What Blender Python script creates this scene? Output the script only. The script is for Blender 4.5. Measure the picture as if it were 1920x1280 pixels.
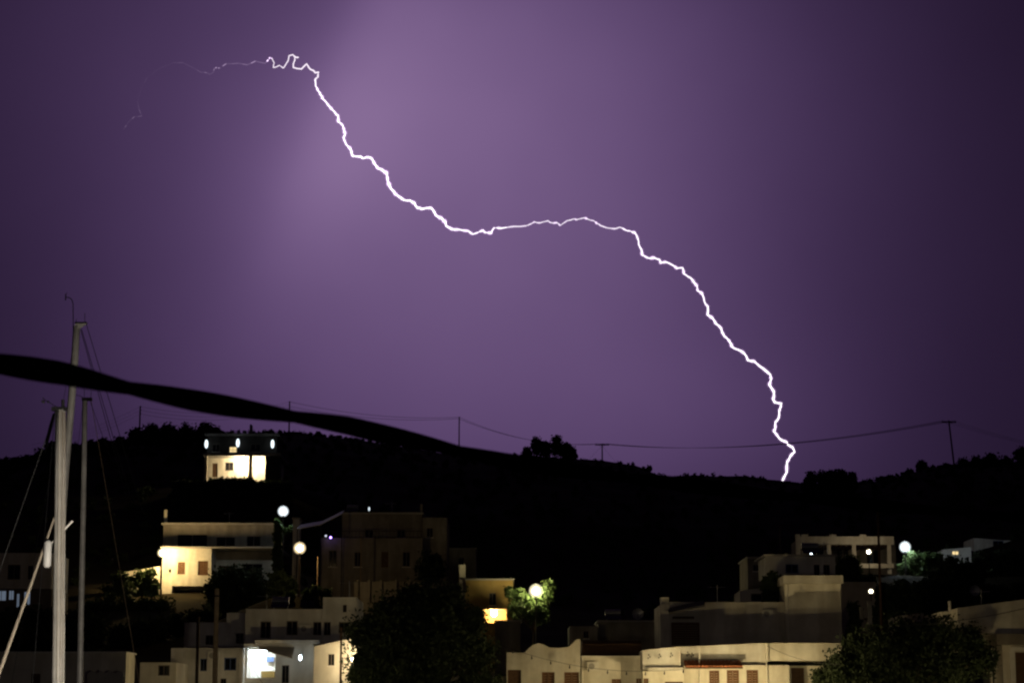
import bpy, math, random
import numpy as np
from mathutils import Vector
random.seed(7); RNG = np.random.default_rng(7)
for o in list(bpy.data.objects): bpy.data.objects.remove(o)
S = bpy.context.scene
COL = S.collection

# ------------------------------------------------------------------ camera
FPX = 4000.0; PITCH = math.radians(10.2); CZ = 4.0; CLIP = 20000
cd = bpy.data.cameras.new('camera'); cam = bpy.data.objects.new('camera', cd); COL.objects.link(cam)
cd.sensor_width = 36; cd.lens = FPX / 1920 * 36; cd.clip_end = CLIP
cam.location = (0, 0, CZ); cam.rotation_euler = (math.pi / 2 + PITCH, 0, 0)
cd.dof.use_dof = True; cd.dof.focus_distance = 400; cd.dof.aperture_fstop = 15
S.camera = cam

def ray(px, py):                       # pixel of the photograph -> direction, with y = 1
    u = (px - 960) / FPX; v = (640 - py) / FPX
    dy = math.cos(PITCH) - v * math.sin(PITCH); dz = math.sin(PITCH) + v * math.cos(PITCH)
    return u / dy, dz / dy
def P(px, py, Y):                      # the point on that ray at distance Y
    a, e = ray(px, py); return Vector((a * Y, Y, CZ + e * Y))

# ------------------------------------------------------------------ sky, faint sun, exposure
W = bpy.data.worlds.new('World'); S.world = W; W.use_nodes = True
nt = W.node_tree; nt.nodes.clear(); L = nt.links
def N(t, **k):
    n = nt.nodes.new(t)
    for a, b in k.items(): setattr(n, a, b)
    return n
def mth(op, a, b=None, c=None):
    n = N('ShaderNodeMath', operation=op)
    for i, v in enumerate((a, b, c)):
        if v is None: continue
        if isinstance(v, (int, float)): n.inputs[i].default_value = v
        else: L.new(v, n.inputs[i])
    return n.outputs[0]
tc = N('ShaderNodeTexCoord'); sep = N('ShaderNodeSeparateXYZ'); L.new(tc.outputs['Generated'], sep.inputs[0])
az = mth('ARCTAN2', sep.outputs[0], sep.outputs[1]); el = mth('ARCSINE', sep.outputs[2])
def gauss(px, py, sx, sy, amp, rot=0.0):     # a patch of storm cloud lit by the flash, centred on a compass direction
    a, e = ray(px, py); a0 = math.atan(a); e0 = math.atan(e / math.hypot(1, a))
    dx = mth('SUBTRACT', az, a0); dy = mth('SUBTRACT', el, e0)
    c, s = math.cos(rot), math.sin(rot)
    u = mth('ADD', mth('MULTIPLY', dx, c), mth('MULTIPLY', dy, s))
    v = mth('SUBTRACT', mth('MULTIPLY', dy, c), mth('MULTIPLY', dx, s))
    u = mth('MULTIPLY', u, FPX / sx); v = mth('MULTIPLY', v, FPX / sy)
    q = mth('ADD', mth('MULTIPLY', u, u), mth('MULTIPLY', v, v))
    return mth('MULTIPLY', mth('EXPONENT', mth('MULTIPLY', q, -0.5)), amp)
no = N('ShaderNodeTexNoise'); no.inputs['Scale'].default_value = 9; no.inputs['Detail'].default_value = 3
L.new(tc.outputs['Generated'], no.inputs['Vector'])
val = mth('ADD', gauss(895, 345, 415, 440, .186), 0.004)
for g in ((1050, 640, 1400, 1300, .024), (1330, 800, 190, 110, .030), (650, 770, 420, 130, .014), (130, 60, 320, 320, .020), (610, 280, 130, 150, .038)):
    val = mth('ADD', val, gauss(*g))
# the edge of the lit cloud: bright to its right, fading with distance
ax, ex = ray(560, 320); bx_, ey = ray(690, 0); a0, e0 = math.atan(ax), math.atan(ex); ln = math.hypot(bx_ - ax, ey - ex)
nx, nz = (ey - ex) / ln, -(bx_ - ax) / ln
U = mth('MULTIPLY', mth('ADD', mth('MULTIPLY', mth('SUBTRACT', az, a0), nx), mth('MULTIPLY', mth('SUBTRACT', el, e0), nz)), FPX)
edge = mth('DIVIDE', 1.0, mth('ADD', 1.0, mth('EXPONENT', mth('MULTIPLY', U, -1 / 34.0))))
fall = mth('EXPONENT', mth('MULTIPLY', mth('MAXIMUM', U, 0.0), -1 / 260.0))
vert = gauss(700, 150, 1500, 230, 1.0)
val = mth('ADD', val, mth('MULTIPLY', mth('MULTIPLY', mth('MULTIPLY', edge, fall), vert), .145))
val = mth('MULTIPLY', val, mth('ADD', mth('MULTIPLY', no.outputs[0], .26), .87))
ramp = N('ShaderNodeValToRGB'); L.new(mth('MULTIPLY', val, 3.0), ramp.inputs[0])
ramp.color_ramp.elements[0].color = (.60, .31, 1, 1); ramp.color_ramp.elements[1].color = (.80, .505, 1, 1)
bg = N('ShaderNodeBackground'); L.new(ramp.outputs[0], bg.inputs[0]); L.new(val, bg.inputs[1])
sky = N('ShaderNodeTexSky', sky_type='NISHITA'); sky.sun_disc = False
sky.sun_elevation = math.radians(-9); sky.sun_rotation = math.radians(-4)
bg2 = N('ShaderNodeBackground'); bg2.inputs[1].default_value = 0.05; L.new(sky.outputs[0], bg2.inputs[0])
ad = N('ShaderNodeAddShader'); L.new(bg.outputs[0], ad.inputs[0]); L.new(bg2.outputs[0], ad.inputs[1])
wo = N('ShaderNodeOutputWorld'); L.new(ad.outputs[0], wo.inputs[0])

sd = bpy.data.lights.new('sun', 'SUN'); sd.energy = 0.004; sd.angle = math.radians(12); sd.color = (.85, .7, 1)
sun = bpy.data.objects.new('sun', sd); COL.objects.link(sun)
sun.rotation_euler = (math.radians(-78), 0, math.radians(4))     # from the flash behind the ridge
S.view_settings.view_transform = 'Standard'; S.view_settings.look = 'None'
S.view_settings.exposure = 0; S.view_settings.gamma = 1
S.cycles.use_denoising = True; S.cycles.max_bounces = 5; S.cycles.sample_clamp_indirect = 4
S.cycles.filter_width = 2.3

# ------------------------------------------------------------------ materials
MATS = {}
def mat(name, col, rough=.85, var=.18, scale=2.0, metal=0.0, bump=0.0, streak=0.0, trans=0.0):
    if name in MATS: return MATS[name]
    m = bpy.data.materials.new(name); m.use_nodes = True; t = m.node_tree; b = t.nodes['Principled BSDF']
    b.inputs['Roughness'].default_value = rough; b.inputs['Metallic'].default_value = metal
    if rough > .5: b.inputs['Specular IOR Level'].default_value = .2
    co = t.nodes.new('ShaderNodeTexCoord'); n = t.nodes.new('ShaderNodeTexNoise')
    n.inputs['Scale'].default_value = scale; n.inputs['Detail'].default_value = 6; n.inputs['Roughness'].default_value = .65
    t.links.new(co.outputs['Object'], n.inputs['Vector'])
    r = t.nodes.new('ShaderNodeValToRGB'); t.links.new(n.outputs[0], r.inputs[0])
    r.color_ramp.elements[0].position = .3; r.color_ramp.elements[1].position = .7
    r.color_ramp.elements[0].color = tuple(c * (1 - var) for c in col) + (1,)
    r.color_ramp.elements[1].color = tuple(min(.9, c * (1 + var * .5)) for c in col) + (1,)
    out = r.outputs[0]
    if streak:                                              # rain stains running down the plaster
        mp = t.nodes.new('ShaderNodeMapping'); mp.inputs['Scale'].default_value = (.9, .9, .2)
        t.links.new(co.outputs['Object'], mp.inputs[0])
        n2 = t.nodes.new('ShaderNodeTexNoise'); n2.inputs['Scale'].default_value = 1.3; n2.inputs['Detail'].default_value = 5
        t.links.new(mp.outputs[0], n2.inputs['Vector'])
        r2 = t.nodes.new('ShaderNodeValToRGB'); t.links.new(n2.outputs[0], r2.inputs[0])
        r2.color_ramp.elements[0].position = .38; r2.color_ramp.elements[1].position = .62
        k = 1 - streak; r2.color_ramp.elements[0].color = (k, k * .97, k * .92, 1); r2.color_ramp.elements[1].color = (1, 1, 1, 1)
        mx = t.nodes.new('ShaderNodeMixRGB'); mx.blend_type = 'MULTIPLY'; mx.inputs[0].default_value = 1
        t.links.new(out, mx.inputs[1]); t.links.new(r2.outputs[0], mx.inputs[2]); out = mx.outputs[0]
    t.links.new(out, b.inputs['Base Color'])
    if bump:
        bp = t.nodes.new('ShaderNodeBump'); bp.inputs['Strength'].default_value = bump; bp.inputs['Distance'].default_value = .05
        n3 = t.nodes.new('ShaderNodeTexNoise'); n3.inputs['Scale'].default_value = scale * 4; n3.inputs['Detail'].default_value = 5
        t.links.new(co.outputs['Object'], n3.inputs['Vector'])
        t.links.new(n3.outputs[0], bp.inputs['Height']); t.links.new(bp.outputs[0], b.inputs['Normal'])
    if trans:
        tr = t.nodes.new('ShaderNodeBsdfTranslucent'); t.links.new(out, tr.inputs[0])
        mx = t.nodes.new('ShaderNodeMixShader'); mx.inputs[0].default_value = trans
        t.links.new(b.outputs[0], mx.inputs[1]); t.links.new(tr.outputs[0], mx.inputs[2])
        t.links.new(mx.outputs[0], t.nodes['Material Output'].inputs[0])
    MATS[name] = m; return m
def emit(name, col, strength):
    if name in MATS: return MATS[name]
    m = bpy.data.materials.new(name); m.use_nodes = True; t = m.node_tree; t.nodes.clear()
    e = t.nodes.new('ShaderNodeEmission'); e.inputs[0].default_value = tuple(col) + (1,); e.inputs[1].default_value = strength
    o = t.nodes.new('ShaderNodeOutputMaterial'); t.links.new(e.outputs[0], o.inputs[0]); MATS[name] = m; return m
WHITE = mat('whitewash', (.76, .74, .69), .9, .22, .55, bump=.4, streak=.2)
CREAM = mat('cream_plaster', (.72, .68, .58), .9, .24, .55, bump=.4, streak=.2)
OCHRE = mat('ochre_plaster', (.40, .28, .10), .9, .15, .9, bump=.35, streak=.12)
DIM_GREY = mat('dimmed_grey_plaster', (.27, .245, .21), .9, .2, 1.2, bump=.4, streak=.3)  # grey plaster darkened to put the dimness of unlit walls into its colour
TRIM = mat('painted_trim', (.70, .67, .60), .6, .1, 3)
WOOD = mat('dark_wood', (.10, .055, .03), .6, .35, 6, bump=.2)
SHUT = mat('brown_shutter', (.16, .085, .045), .55, .25, 5)
BLUE = mat('blue_paint', (.05, .09, .22), .5, .2, 5)
GLASS = mat('dark_glass', (.012, .013, .016), .08, .2, 1)
IRON = mat('black_iron', (.02, .02, .022), .5, .3, 5, metal=.3)
GALV = mat('galvanised_steel', (.36, .36, .36), .45, .2, 5, metal=.6)
ALU = mat('mast_aluminium', (.72, .70, .65), .45, .3, 1.6, metal=.15)
RUBBER = mat('black_rubber', (.0025, .0025, .0025), .9, .3, 30)
RUBBER.node_tree.nodes['Principled BSDF'].inputs['Specular IOR Level'].default_value = .02
RUBBER.node_tree.nodes['Principled BSDF'].inputs['IOR'].default_value = 1.0
UNLIT_WALL = mat('darkened_wall', (.06, .055, .05), .9, .3, 1.2, bump=.4)  # wall colour darkened to stand for the unlit parts of the hillside house
FRAME = mat('brown_window_frame', (.17, .14, .11), .6, .2, 5)
TILE = mat('terracotta_tile', (.42, .15, .07), .8, .35, 4, bump=.3)
POLEW = mat('weathered_pole', (.30, .22, .14), .85, .3, 4, bump=.4)
ROCK = mat('retaining_stone', (.26, .23, .19), .95, .4, 1.4, bump=.7)
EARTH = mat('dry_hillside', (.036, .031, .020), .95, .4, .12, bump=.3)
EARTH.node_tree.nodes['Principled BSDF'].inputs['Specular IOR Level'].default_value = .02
BARK = mat('bark', (.09, .065, .045), .9, .35, 5, bump=.5)
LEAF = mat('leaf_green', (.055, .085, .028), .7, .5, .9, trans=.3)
LEAF_SHADED = mat('leaf_shaded', (.035, .050, .022), .7, .5, .9, trans=.2)  # leaf copy with the shade of unlit foliage put into its colour
CANVAS = mat('awning_canvas', (.45, .42, .36), .9, .2, 2)
ROPE = mat('sail_cloth', (.55, .48, .38), .85, .2, 6)
CONC = mat('concrete', (.36, .34, .31), .9, .25, .8, bump=.4)

# ------------------------------------------------------------------ mesh helpers
class MB:
    def __init__(s): s.v = []; s.f = []
    def add(s, vs, fs):
        k = len(s.v); s.v += [tuple(v) for v in vs]; s.f += [tuple(i + k for i in f) for f in fs]; return s
    def box(s, a, b):
        x0, y0, z0 = a; x1, y1, z1 = b
        return s.add([(x0, y0, z0), (x1, y0, z0), (x1, y1, z0), (x0, y1, z0), (x0, y0, z1), (x1, y0, z1), (x1, y1, z1), (x0, y1, z1)],
                     [(0, 3, 2, 1), (4, 5, 6, 7), (0, 1, 5, 4), (1, 2, 6, 5), (2, 3, 7, 6), (3, 0, 4, 7)])
    def tube(s, pts, rad, n=8, ry=1.0):
        pts = [Vector(p) for p in pts]; m = len(pts)
        if not hasattr(rad, '__len__'): rad = [rad] * m
        t0 = (pts[1] - pts[0]).normalized()
        ref = Vector((0, 0, 1)) if abs(t0.z) < .9 else Vector((1, 0, 0))
        U = t0.cross(ref).normalized(); vs = []
        for i, p in enumerate(pts):
            t = (pts[min(i + 1, m - 1)] - pts[max(i - 1, 0)]).normalized()
            U = (U - t * U.dot(t)).normalized(); V = t.cross(U)
            for j in range(n):
                a = 2 * math.pi * j / n; vs.append(p + U * math.cos(a) * rad[i] + V * math.sin(a) * rad[i] * ry)
        fs = [(i * n + j, i * n + (j + 1) % n, (i + 1) * n + (j + 1) % n, (i + 1) * n + j) for i in range(m - 1) for j in range(n)]
        fs += [tuple(range(n - 1, -1, -1)), tuple(range((m - 1) * n, m * n))]
        return s.add(vs, fs)
    def ball(s, c, r, n=12, m=8, sz=1.0):
        vs = [(c[0], c[1], c[2] - r * sz)]; fs = []
        for i in range(1, m):
            ph = math.pi * i / m
            for j in range(n):
                a = 2 * math.pi * j / n
                vs.append((c[0] + r * math.sin(ph) * math.cos(a), c[1] + r * math.sin(ph) * math.sin(a), c[2] - r * sz * math.cos(ph)))
        vs.append((c[0], c[1], c[2] + r * sz)); top = len(vs) - 1
        for j in range(n):
            fs.append((0, 1 + (j + 1) % n, 1 + j)); fs.append((top, 1 + (m - 2) * n + j, 1 + (m - 2) * n + (j + 1) % n))
            for i in range(m - 2): fs.append((1 + i * n + j, 1 + i * n + (j + 1) % n, 1 + (i + 1) * n + (j + 1) % n, 1 + (i + 1) * n + j))
        return s.add(vs, fs)
    def prism(s, poly, y0, y1):           # polygon in x,z pushed from y0 to y1
        n = len(poly)
        return s.add([(x, y0, z) for x, z in poly] + [(x, y1, z) for x, z in poly],
                     [tuple(range(n)), tuple(range(2 * n - 1, n - 1, -1))] + [(i, i + n, (i + 1) % n + n, (i + 1) % n) for i in range(n)])
    def build(s, name, m, parent=None, smooth=False, origin=None):
        off = Vector(origin) if origin is not None else (wloc(parent) if parent else Vector((0, 0, 0)))
        me = bpy.data.meshes.new(name)
        me.from_pydata([(v[0] - off.x, v[1] - off.y, v[2] - off.z) for v in s.v], [], s.f); me.materials.append(m)
        if smooth: me.polygons.foreach_set('use_smooth', [True] * len(me.polygons))
        o = bpy.data.objects.new(name, me); COL.objects.link(o)
        if parent: o.parent = parent
        if origin is not None and not parent: o.location = off
        return o
def wloc(o):
    v = Vector((0, 0, 0))
    while o: v += o.location; o = o.parent
    return v
def thing(name, label, cat, loc=(0, 0, 0), group=None):
    o = bpy.data.objects.new(name, None); COL.objects.link(o); o.location = loc; return tag(o, label, cat, group)
def tag(o, label, cat, group=None):
    o['label'] = label; o['category'] = cat
    if group: o['group'] = group
    return o
def structure(o): o['kind'] = 'structure'; return o

# ------------------------------------------------------------------ terrain
SKY_LINE = [(-900, 905), (-400, 885), (0, 866), (60, 856), (110, 838), (160, 832), (250, 826), (330, 818), (420, 812), (520, 810), (600, 816), (700, 828),
            (820, 848), (900, 852), (970, 853), (1080, 859), (1130, 863), (1200, 872), (1225, 885), (1250, 893), (1300, 890), (1410, 893), (1470, 901),
            (1510, 905), (1610, 905), (1650, 898), (1700, 887), (1735, 877), (1780, 874), (1850, 872), (1920, 868), (2300, 880), (2900, 910)]
RA = np.array([ray(*p)[0] for p in SKY_LINE]); RE = np.array([ray(*p)[1] for p in SKY_LINE])
def ridgeY(a): return np.interp(a, [-.6, -.24, -.1, .05, .12, .24, .6], [470, 470, 560, 600, 560, 430, 420])
ANCH = [(455, 900, 327, 13), (1590, 1082, 228, 12), (1870, 1036, 257, 9), (1885, 1096, 237, 8), (1795, 1046, 247, 8), (400, 1114, 247, 14), (560, 1112, 204, 8), (275, 1116, 247, 10)]
ANCH = [(P(x, y, Y), r) for x, y, Y, r in ANCH]
def height(x, Y):
    z = base_height(x, Y)
    if Y < 170 or Y > 360: return z
    sw = sd_ = 0.0
    for p, r in ANCH:
        w = math.exp(-((x - p.x) ** 2 + ((Y - p.y - r * .4) / 1.2) ** 2) / r ** 2 * .8); sw += w; sd_ += w * (p.z - base_height(p.x, p.y))
    return z + sd_ / max(1, sw)
def base_height(x, Y):
    a = x / max(Y, 1.0)
    yr = float(ridgeY(a)); e = float(np.interp(a, RA, RE)); e *= 1 / (1 + max(0, abs(a) - .5) * .5); zr = CZ + yr * e
    if Y < 150: return float(np.interp(Y, [74, 76, 130, 150], [-3, 1.1, 2.2, 5]))
    s = (Y - 150) / (yr - 150)
    if s <= 1:
        g = float(np.interp(s, [0, .11, .22, .33, .45, .7, 1], [0, .07, .14, .25, .44, .735, 1])); return 5 + (zr - 5) * g
    return max(6.0, zr - (Y - yr) * .16 - min(8, (Y - yr) * .1))
def ground_grid():
    aa = np.concatenate([np.linspace(-2.5, -.32, 14), np.linspace(-.3, .3, 150), np.linspace(.32, 2.5, 14)])
    YY = np.concatenate([[40, 74, 76], np.linspace(80, 150, 12), np.linspace(155, 640, 110), np.linspace(660, 1300, 14), [2000, 4000, 9000]])
    vs = []
    for Y in YY:
        for a in aa:
            z = height(a * Y, Y)
            if 150 < Y < 1000: z += (math.sin(a * Y * .31 + Y * .17) + math.sin(a * Y * .13 - Y * .29)) * .12 - .1
            vs.append((a * Y, Y, z if Y < 1900 else 3))
    n = len(aa)
    fs = [(i * n + j, i * n + j + 1, (i + 1) * n + j + 1, (i + 1) * n + j) for i in range(len(YY) - 1) for j in range(n - 1)]
    return MB().add(vs, fs)
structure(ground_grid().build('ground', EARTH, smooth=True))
SEA = mat('harbour_water', (.008, .012, .018), .07, .2, .5, bump=.5)
structure(MB().add([(-900, -500, 0), (900, -500, 0), (900, 75.4, 0), (-900, 75.4, 0)], [(0, 1, 2, 3)]).build('sea', SEA))
structure(MB().box((-300, 75.5, -2), (300, 132, 1.3)).build('quay', CONC))
structure(MB().box((-40, -9, -2), (60, 20, 1.4)).build('pier', CONC))

# ------------------------------------------------------------------ houses
def frange(a, b, n): return [a + (b - a) * i / n for i in range(n + 1)]
def block(root, x0, x1, yt, Y, depth, yb=None, ytr=None, wins=(), m=WHITE, name='wall'):
    """A storey: front wall with real openings in the plane y = Y, sides, back and top. x0, x1, yt, yb are pixels; no yb: down into the ground."""
    ytr = yt if ytr is None else ytr
    ym = (yt + (yb or yt + 60)) / 2
    X0 = P(x0, ym, Y).x; X1 = P(x1, ym, Y).x
    ZL = P(x0, yt, Y).z; ZR = P(x1, ytr, Y).z
    zb = P(x0, yb, Y).z if yb else min(height(X, Y + d) for X in (X0, X1) for d in (0, depth)) - .6
    top = lambda x: ZL + (ZR - ZL) * (x - X0) / (X1 - X0)
    H = []
    for w in wins:
        wx0, wx1, wy0, wy1, k = w; c = (wy0 + wy1) / 2
        H.append((max(X0 + .05, P(wx0, c, Y).x), min(X1 - .05, P(wx1, c, Y).x), max(zb + .05, P(wx0, wy1, Y).z), P(wx0, wy0, Y).z, k))
    xs = sorted({X0, X1} | {v for h in H for v in h[:2]}); zs = sorted({zb} | {v for h in H for v in h[2:4]})
    mb = MB()
    for i in range(len(xs) - 1):
        for j in range(len(zs)):
            a, b = xs[i], xs[i + 1]; lo = zs[j]; last = j == len(zs) - 1
            ha, hb = (top(a), top(b)) if last else (zs[j + 1],) * 2
            cx, cz = (a + b) / 2, (lo + (ha + hb) / 2) / 2
            if any(h[0] < cx < h[1] and h[2] < cz < h[3] for h in H): continue
            mb.add([(a, Y, lo), (b, Y, lo), (b, Y, hb), (a, Y, ha)], [(0, 1, 2, 3)])
    Yb = Y + depth
    mb.add([(X0, Y, zb), (X0, Yb, zb), (X0, Yb, ZL), (X0, Y, ZL), (X1, Y, zb), (X1, Yb, zb), (X1, Yb, ZR), (X1, Y, ZR)],
           [(0, 3, 2, 1), (4, 5, 6, 7), (3, 7, 6, 2), (1, 2, 6, 5), (0, 1, 5, 4)])
    for h in H:
        d = .22 if h[4] not in ('room', 'porch') else 2.55
        a, b, lo, hi = h[:4]
        mb.add([(a, Y, lo), (b, Y, lo), (b, Y, hi), (a, Y, hi), (a, Y + d, lo), (b, Y + d, lo), (b, Y + d, hi), (a, Y + d, hi)],
               [(0, 4, 5, 1), (1, 5, 6, 2), (2, 6, 7, 3), (3, 7, 4, 0), (4, 7, 6, 5)])
    o = mb.build(name, m, root)
    for h in H: fill(root, h, Y)
    return o
def fill(root, h, Y):
    a, b, lo, hi, k = h; w = b - a; t = min(.07, w * .09); y0, y1 = Y + .08, Y + .15
    if k in ('room', 'porch'): return
    fr = MB().box((a, y0, lo), (a + t, y1, hi)).box((b - t, y0, lo), (b, y1, hi)).box((a + t, y0, lo), (b - t, y1, lo + t)).box((a + t, y0, hi - t), (b - t, y1, hi))
    fm = {'blue': BLUE, 'lit': TRIM, 'cool': TRIM, 'door': WOOD}.get(k, FRAME if k == 'dark' else SHUT)
    win = fr.build('door' if k == 'door' else 'window', fm, root)
    gm = {'lit': emit('window_warm_light', (1, .75, .35), 1.1), 'cool': emit('window_cool_light', (.6, .75, 1), .16), 'blue': GLASS}.get(k, GLASS)
    if k in ('dark', 'lit', 'cool', 'blue'):
        c = (a + b) / 2
        MB().box((c - t * .45, y0 + .01, lo + t), (c + t * .45, y1 - .005, hi - t)).build('mullion', fm, win)
        for p, q in ((a + t, c - t * .45), (c + t * .45, b - t)): MB().box((p, y0 + .03, lo + t), (q, y0 + .04, hi - t)).build('pane', gm, win)
        if k != 'cool': MB().box((a - .06, Y - .07, lo - .07), (b + .06, Y + .06, lo - .003)).build('sill', TRIM, win)
    elif k == 'shut':
        c = (a + b) / 2
        for p, q in ((a + t, c - .008), (c + .008, b - t)):
            s = MB().box((p, y0 + .02, lo + t), (p + .06, y0 + .06, hi - t)).box((q - .06, y0 + .02, lo + t), (q, y0 + .06, hi - t))
            s.build('shutter', SHUT, win)
            n = max(4, int((hi - lo) / .16)); z = frange(lo + t, hi - t, n)
            for i in range(n):
                MB().add([(p + .06, y0 + .06, z[i] + .02), (q - .06, y0 + .06, z[i] + .02), (q - .06, y0 + .025, z[i + 1]), (p + .06, y0 + .025, z[i + 1]),
                          (p + .06, y0 + .075, z[i] + .02), (q - .06, y0 + .075, z[i] + .02), (q - .06, y0 + .04, z[i + 1]), (p + .06, y0 + .04, z[i + 1])],
                         [(0, 1, 2, 3), (7, 6, 5, 4), (0, 4, 5, 1), (2, 6, 7, 3)]).build('slat', SHUT, win)
    elif k == 'door':
        MB().box((a + t, y0 + .02, lo + t), (b - t, y0 + .06, hi - t)).build('door_leaf', WOOD, win)
        MB().ball((b - t - .12, y0, lo + (hi - lo) * .45), .035, 6, 4).build('handle', GALV, win)
def pbox(root, x0, x1, y0, y1, Y, depth, m, name):        # a plain box part between pixel bounds, front at Y
    c = (y0 + y1) / 2
    return MB().box((P(x0, c, Y).x, Y, P(x0, y1, Y).z), (P(x1, c, Y).x, Y + depth, P(x0, y0, Y).z)).build(name, m, root)
def house(name, label, px, Y, cat='house'):
    X = P(px, 1100, Y).x; return thing(name, label, cat, (X, Y, height(X, Y)))
def railing(root, x0, x1, y0, y1, Y, m=IRON, n=14):
    A, B = P(x0, y0, Y), P(x1, y0, Y); zb = P(x0, y1, Y).z
    r = MB().tube([A, B], .03, 5).build('rail', m, root)
    for i in range(n + 1):
        p = A.lerp(B, i / n); MB().tube([(p.x, Y, zb), (p.x, Y, p.z)], .018, 4).build('baluster', m, r)

# --- far up the slope: the lit house
h = house('hillside_house', 'lit flat-roofed house high on the dark hillside, with three white lamps upstairs', 455, 330)
block(h, 386, 520, 855, 330, 9, wins=((398, 408, 868, 894, 'door'), (422, 438, 866, 882, 'dark')), m=CREAM)
block(h, 388, 519, 816, 331.4, 7.5, yb=849, wins=((430, 444, 837, 848, 'lit'), (398, 412, 832, 847, 'dark'), (470, 488, 832, 847, 'dark')), m=UNLIT_WALL)
pbox(h, 380, 526, 849, 854, 327, 12, CONC, 'balcony_slab')
pbox(h, 466, 473, 854.3, 905, 327.3, .5, CREAM, 'pillar'); pbox(h, 497, 524, 854.3, 905, 327.3, 2.5, UNLIT_WALL, 'shade_panel'); pbox(h, 383, 388, 854.3, 905, 327.3, .5, CREAM, 'pillar')  # dark panel added for the unlit right end of the porch
railing(h, 381, 525, 843, 849, 327.3, n=24)
pbox(h, 384, 523, 812, 816, 331, 8.3, CONC, 'roof_slab')
pbox(h, 468, 473, 797, 812, 333, .6, DIM_GREY, 'chimney')

# --- house with the blazing corner wall
h = house('two_storey_house', 'two-storey house whose left corner wall blazes cream under a street lamp', 400, 250)
block(h, 303, 396, 1027, 250, 9, wins=((333, 347, 1053, 1076, 'shut'), (371, 390, 1051, 1078, 'shut'), (316, 321, 1066, 1073, 'dark'), (322, 393, 1098, 1122, 'porch')), m=CREAM)
block(h, 396.5, 513, 1027.5, 254.5, 6, wins=((455, 492, 1056, 1080, 'dark'), (412, 430, 1060, 1082, 'shut')), m=CREAM)
block(h, 306, 521, 983, 255, 7, yb=1027, wins=((332, 389, 1001, 1024, 'dark'), (405, 441, 1006, 1024, 'dark'), (462, 489, 1004, 1024, 'dark')), m=DIM_GREY)  # the upper storey's dimness is put into its darker plaster
pbox(h, 301, 523, 1024.2, 1027, 249.6, 12, CONC, 'terrace_slab')
pbox(h, 303, 524, 979.5, 983, 254.6, 8, CONC, 'roof_slab')
pbox(h, 308, 313, 955, 979.3, 256, .4, CREAM, 'chimney')
h = house('garden_wall', 'pale low garden wall left of the blazing cream house, with plants before it', 265, 249.2, 'wall')
block(h, 232, 299, 1072, 249.2, .4, ytr=1061, m=CREAM)

# --- the long dim block in the middle
h = house('apartment_house', 'long dim unlit flat-roofed block behind the big dark tree', 720, 225)
block(h, 640, 792, 963, 228, 8, yb=1008, wins=((684, 700, 992, 1007, 'dark'), (744, 760, 992, 1007, 'dark')), m=DIM_GREY)
block(h, 792.5, 838, 970, 226.5, 9, wins=((800, 812, 989, 1007, 'dark'), (806, 820, 1040, 1062, 'dark')), m=DIM_GREY)
block(h, 600, 792, 1008, 225, 10, wins=((616, 632, 1031, 1062, 'dark'), (664, 678, 1034, 1062, 'dark'), (715, 728, 1034, 1063, 'door'), (755, 769, 1034, 1062, 'dark')), m=DIM_GREY)
pbox(h, 788, 792, 944, 963, 229, .4, DIM_GREY, 'chimney'); railing(h, 602, 790, 995, 1008, 225.3, n=26)
pbox(h, 638, 794, 960, 963, 227.7, 8.6, CONC, 'roof_slab')
h = house('annexe_house', 'small barely lit flat-roofed house right of the long dim block', 862, 236)
block(h, 840, 892, 1029, 236, 7, wins=((860, 870, 1045, 1060, 'dark'),), m=DIM_GREY); pbox(h, 838.5, 893.5, 1026.5, 1029, 235.7, 7.5, CONC, 'roof_slab')
h = house('terrace_wall', 'dim plastered terrace wall below the long block, with upright piers', 728, 214, 'wall')
block(h, 664, 794, 1090, 214, .4, m=DIM_GREY)
for x in (668, 690, 712, 740, 765, 788): pbox(h, x, x + 4, 1086, 1128, 213.8, .3, DIM_GREY, 'pier')
h = thing('metal_canopy', 'folded pale metal canopy roof catching white light beside the upper street lamp', 'canopy', P(600, 1010, 223))
c = [P(556, 992, 223), P(600, 984, 223), P(640, 964, 223)]
for a, b in zip(c, c[1:]):
    MB().add([a, b, b + Vector((0, 4, .8)), a + Vector((0, 4, .8)), a + Vector((0, 0, .06)), b + Vector((0, 0, .06)), b + Vector((0, 4, .86)), a + Vector((0, 4, .86))],
             [(0, 1, 2, 3), (7, 6, 5, 4), (0, 4, 5, 1), (1, 5, 6, 2), (2, 6, 7, 3), (3, 7, 4, 0)]).build('roof_sheet', GALV, h)
for p in (c[0], c[1], c[2]): MB().tube([(p.x, 224, height(p.x, 224) - .3), (p.x, 224, p.z + .15)], .05, 6).build('post', IRON, h)
h = house('white_hut', 'tiny white hut lit by the white street lamp', 555, 233, 'hut')
block(h, 549, 560, 972, 233, 2.5, yb=None, m=WHITE); pbox(h, 547, 562, 969.5, 972, 232.7, 3.1, CONC, 'roof_slab')

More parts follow.
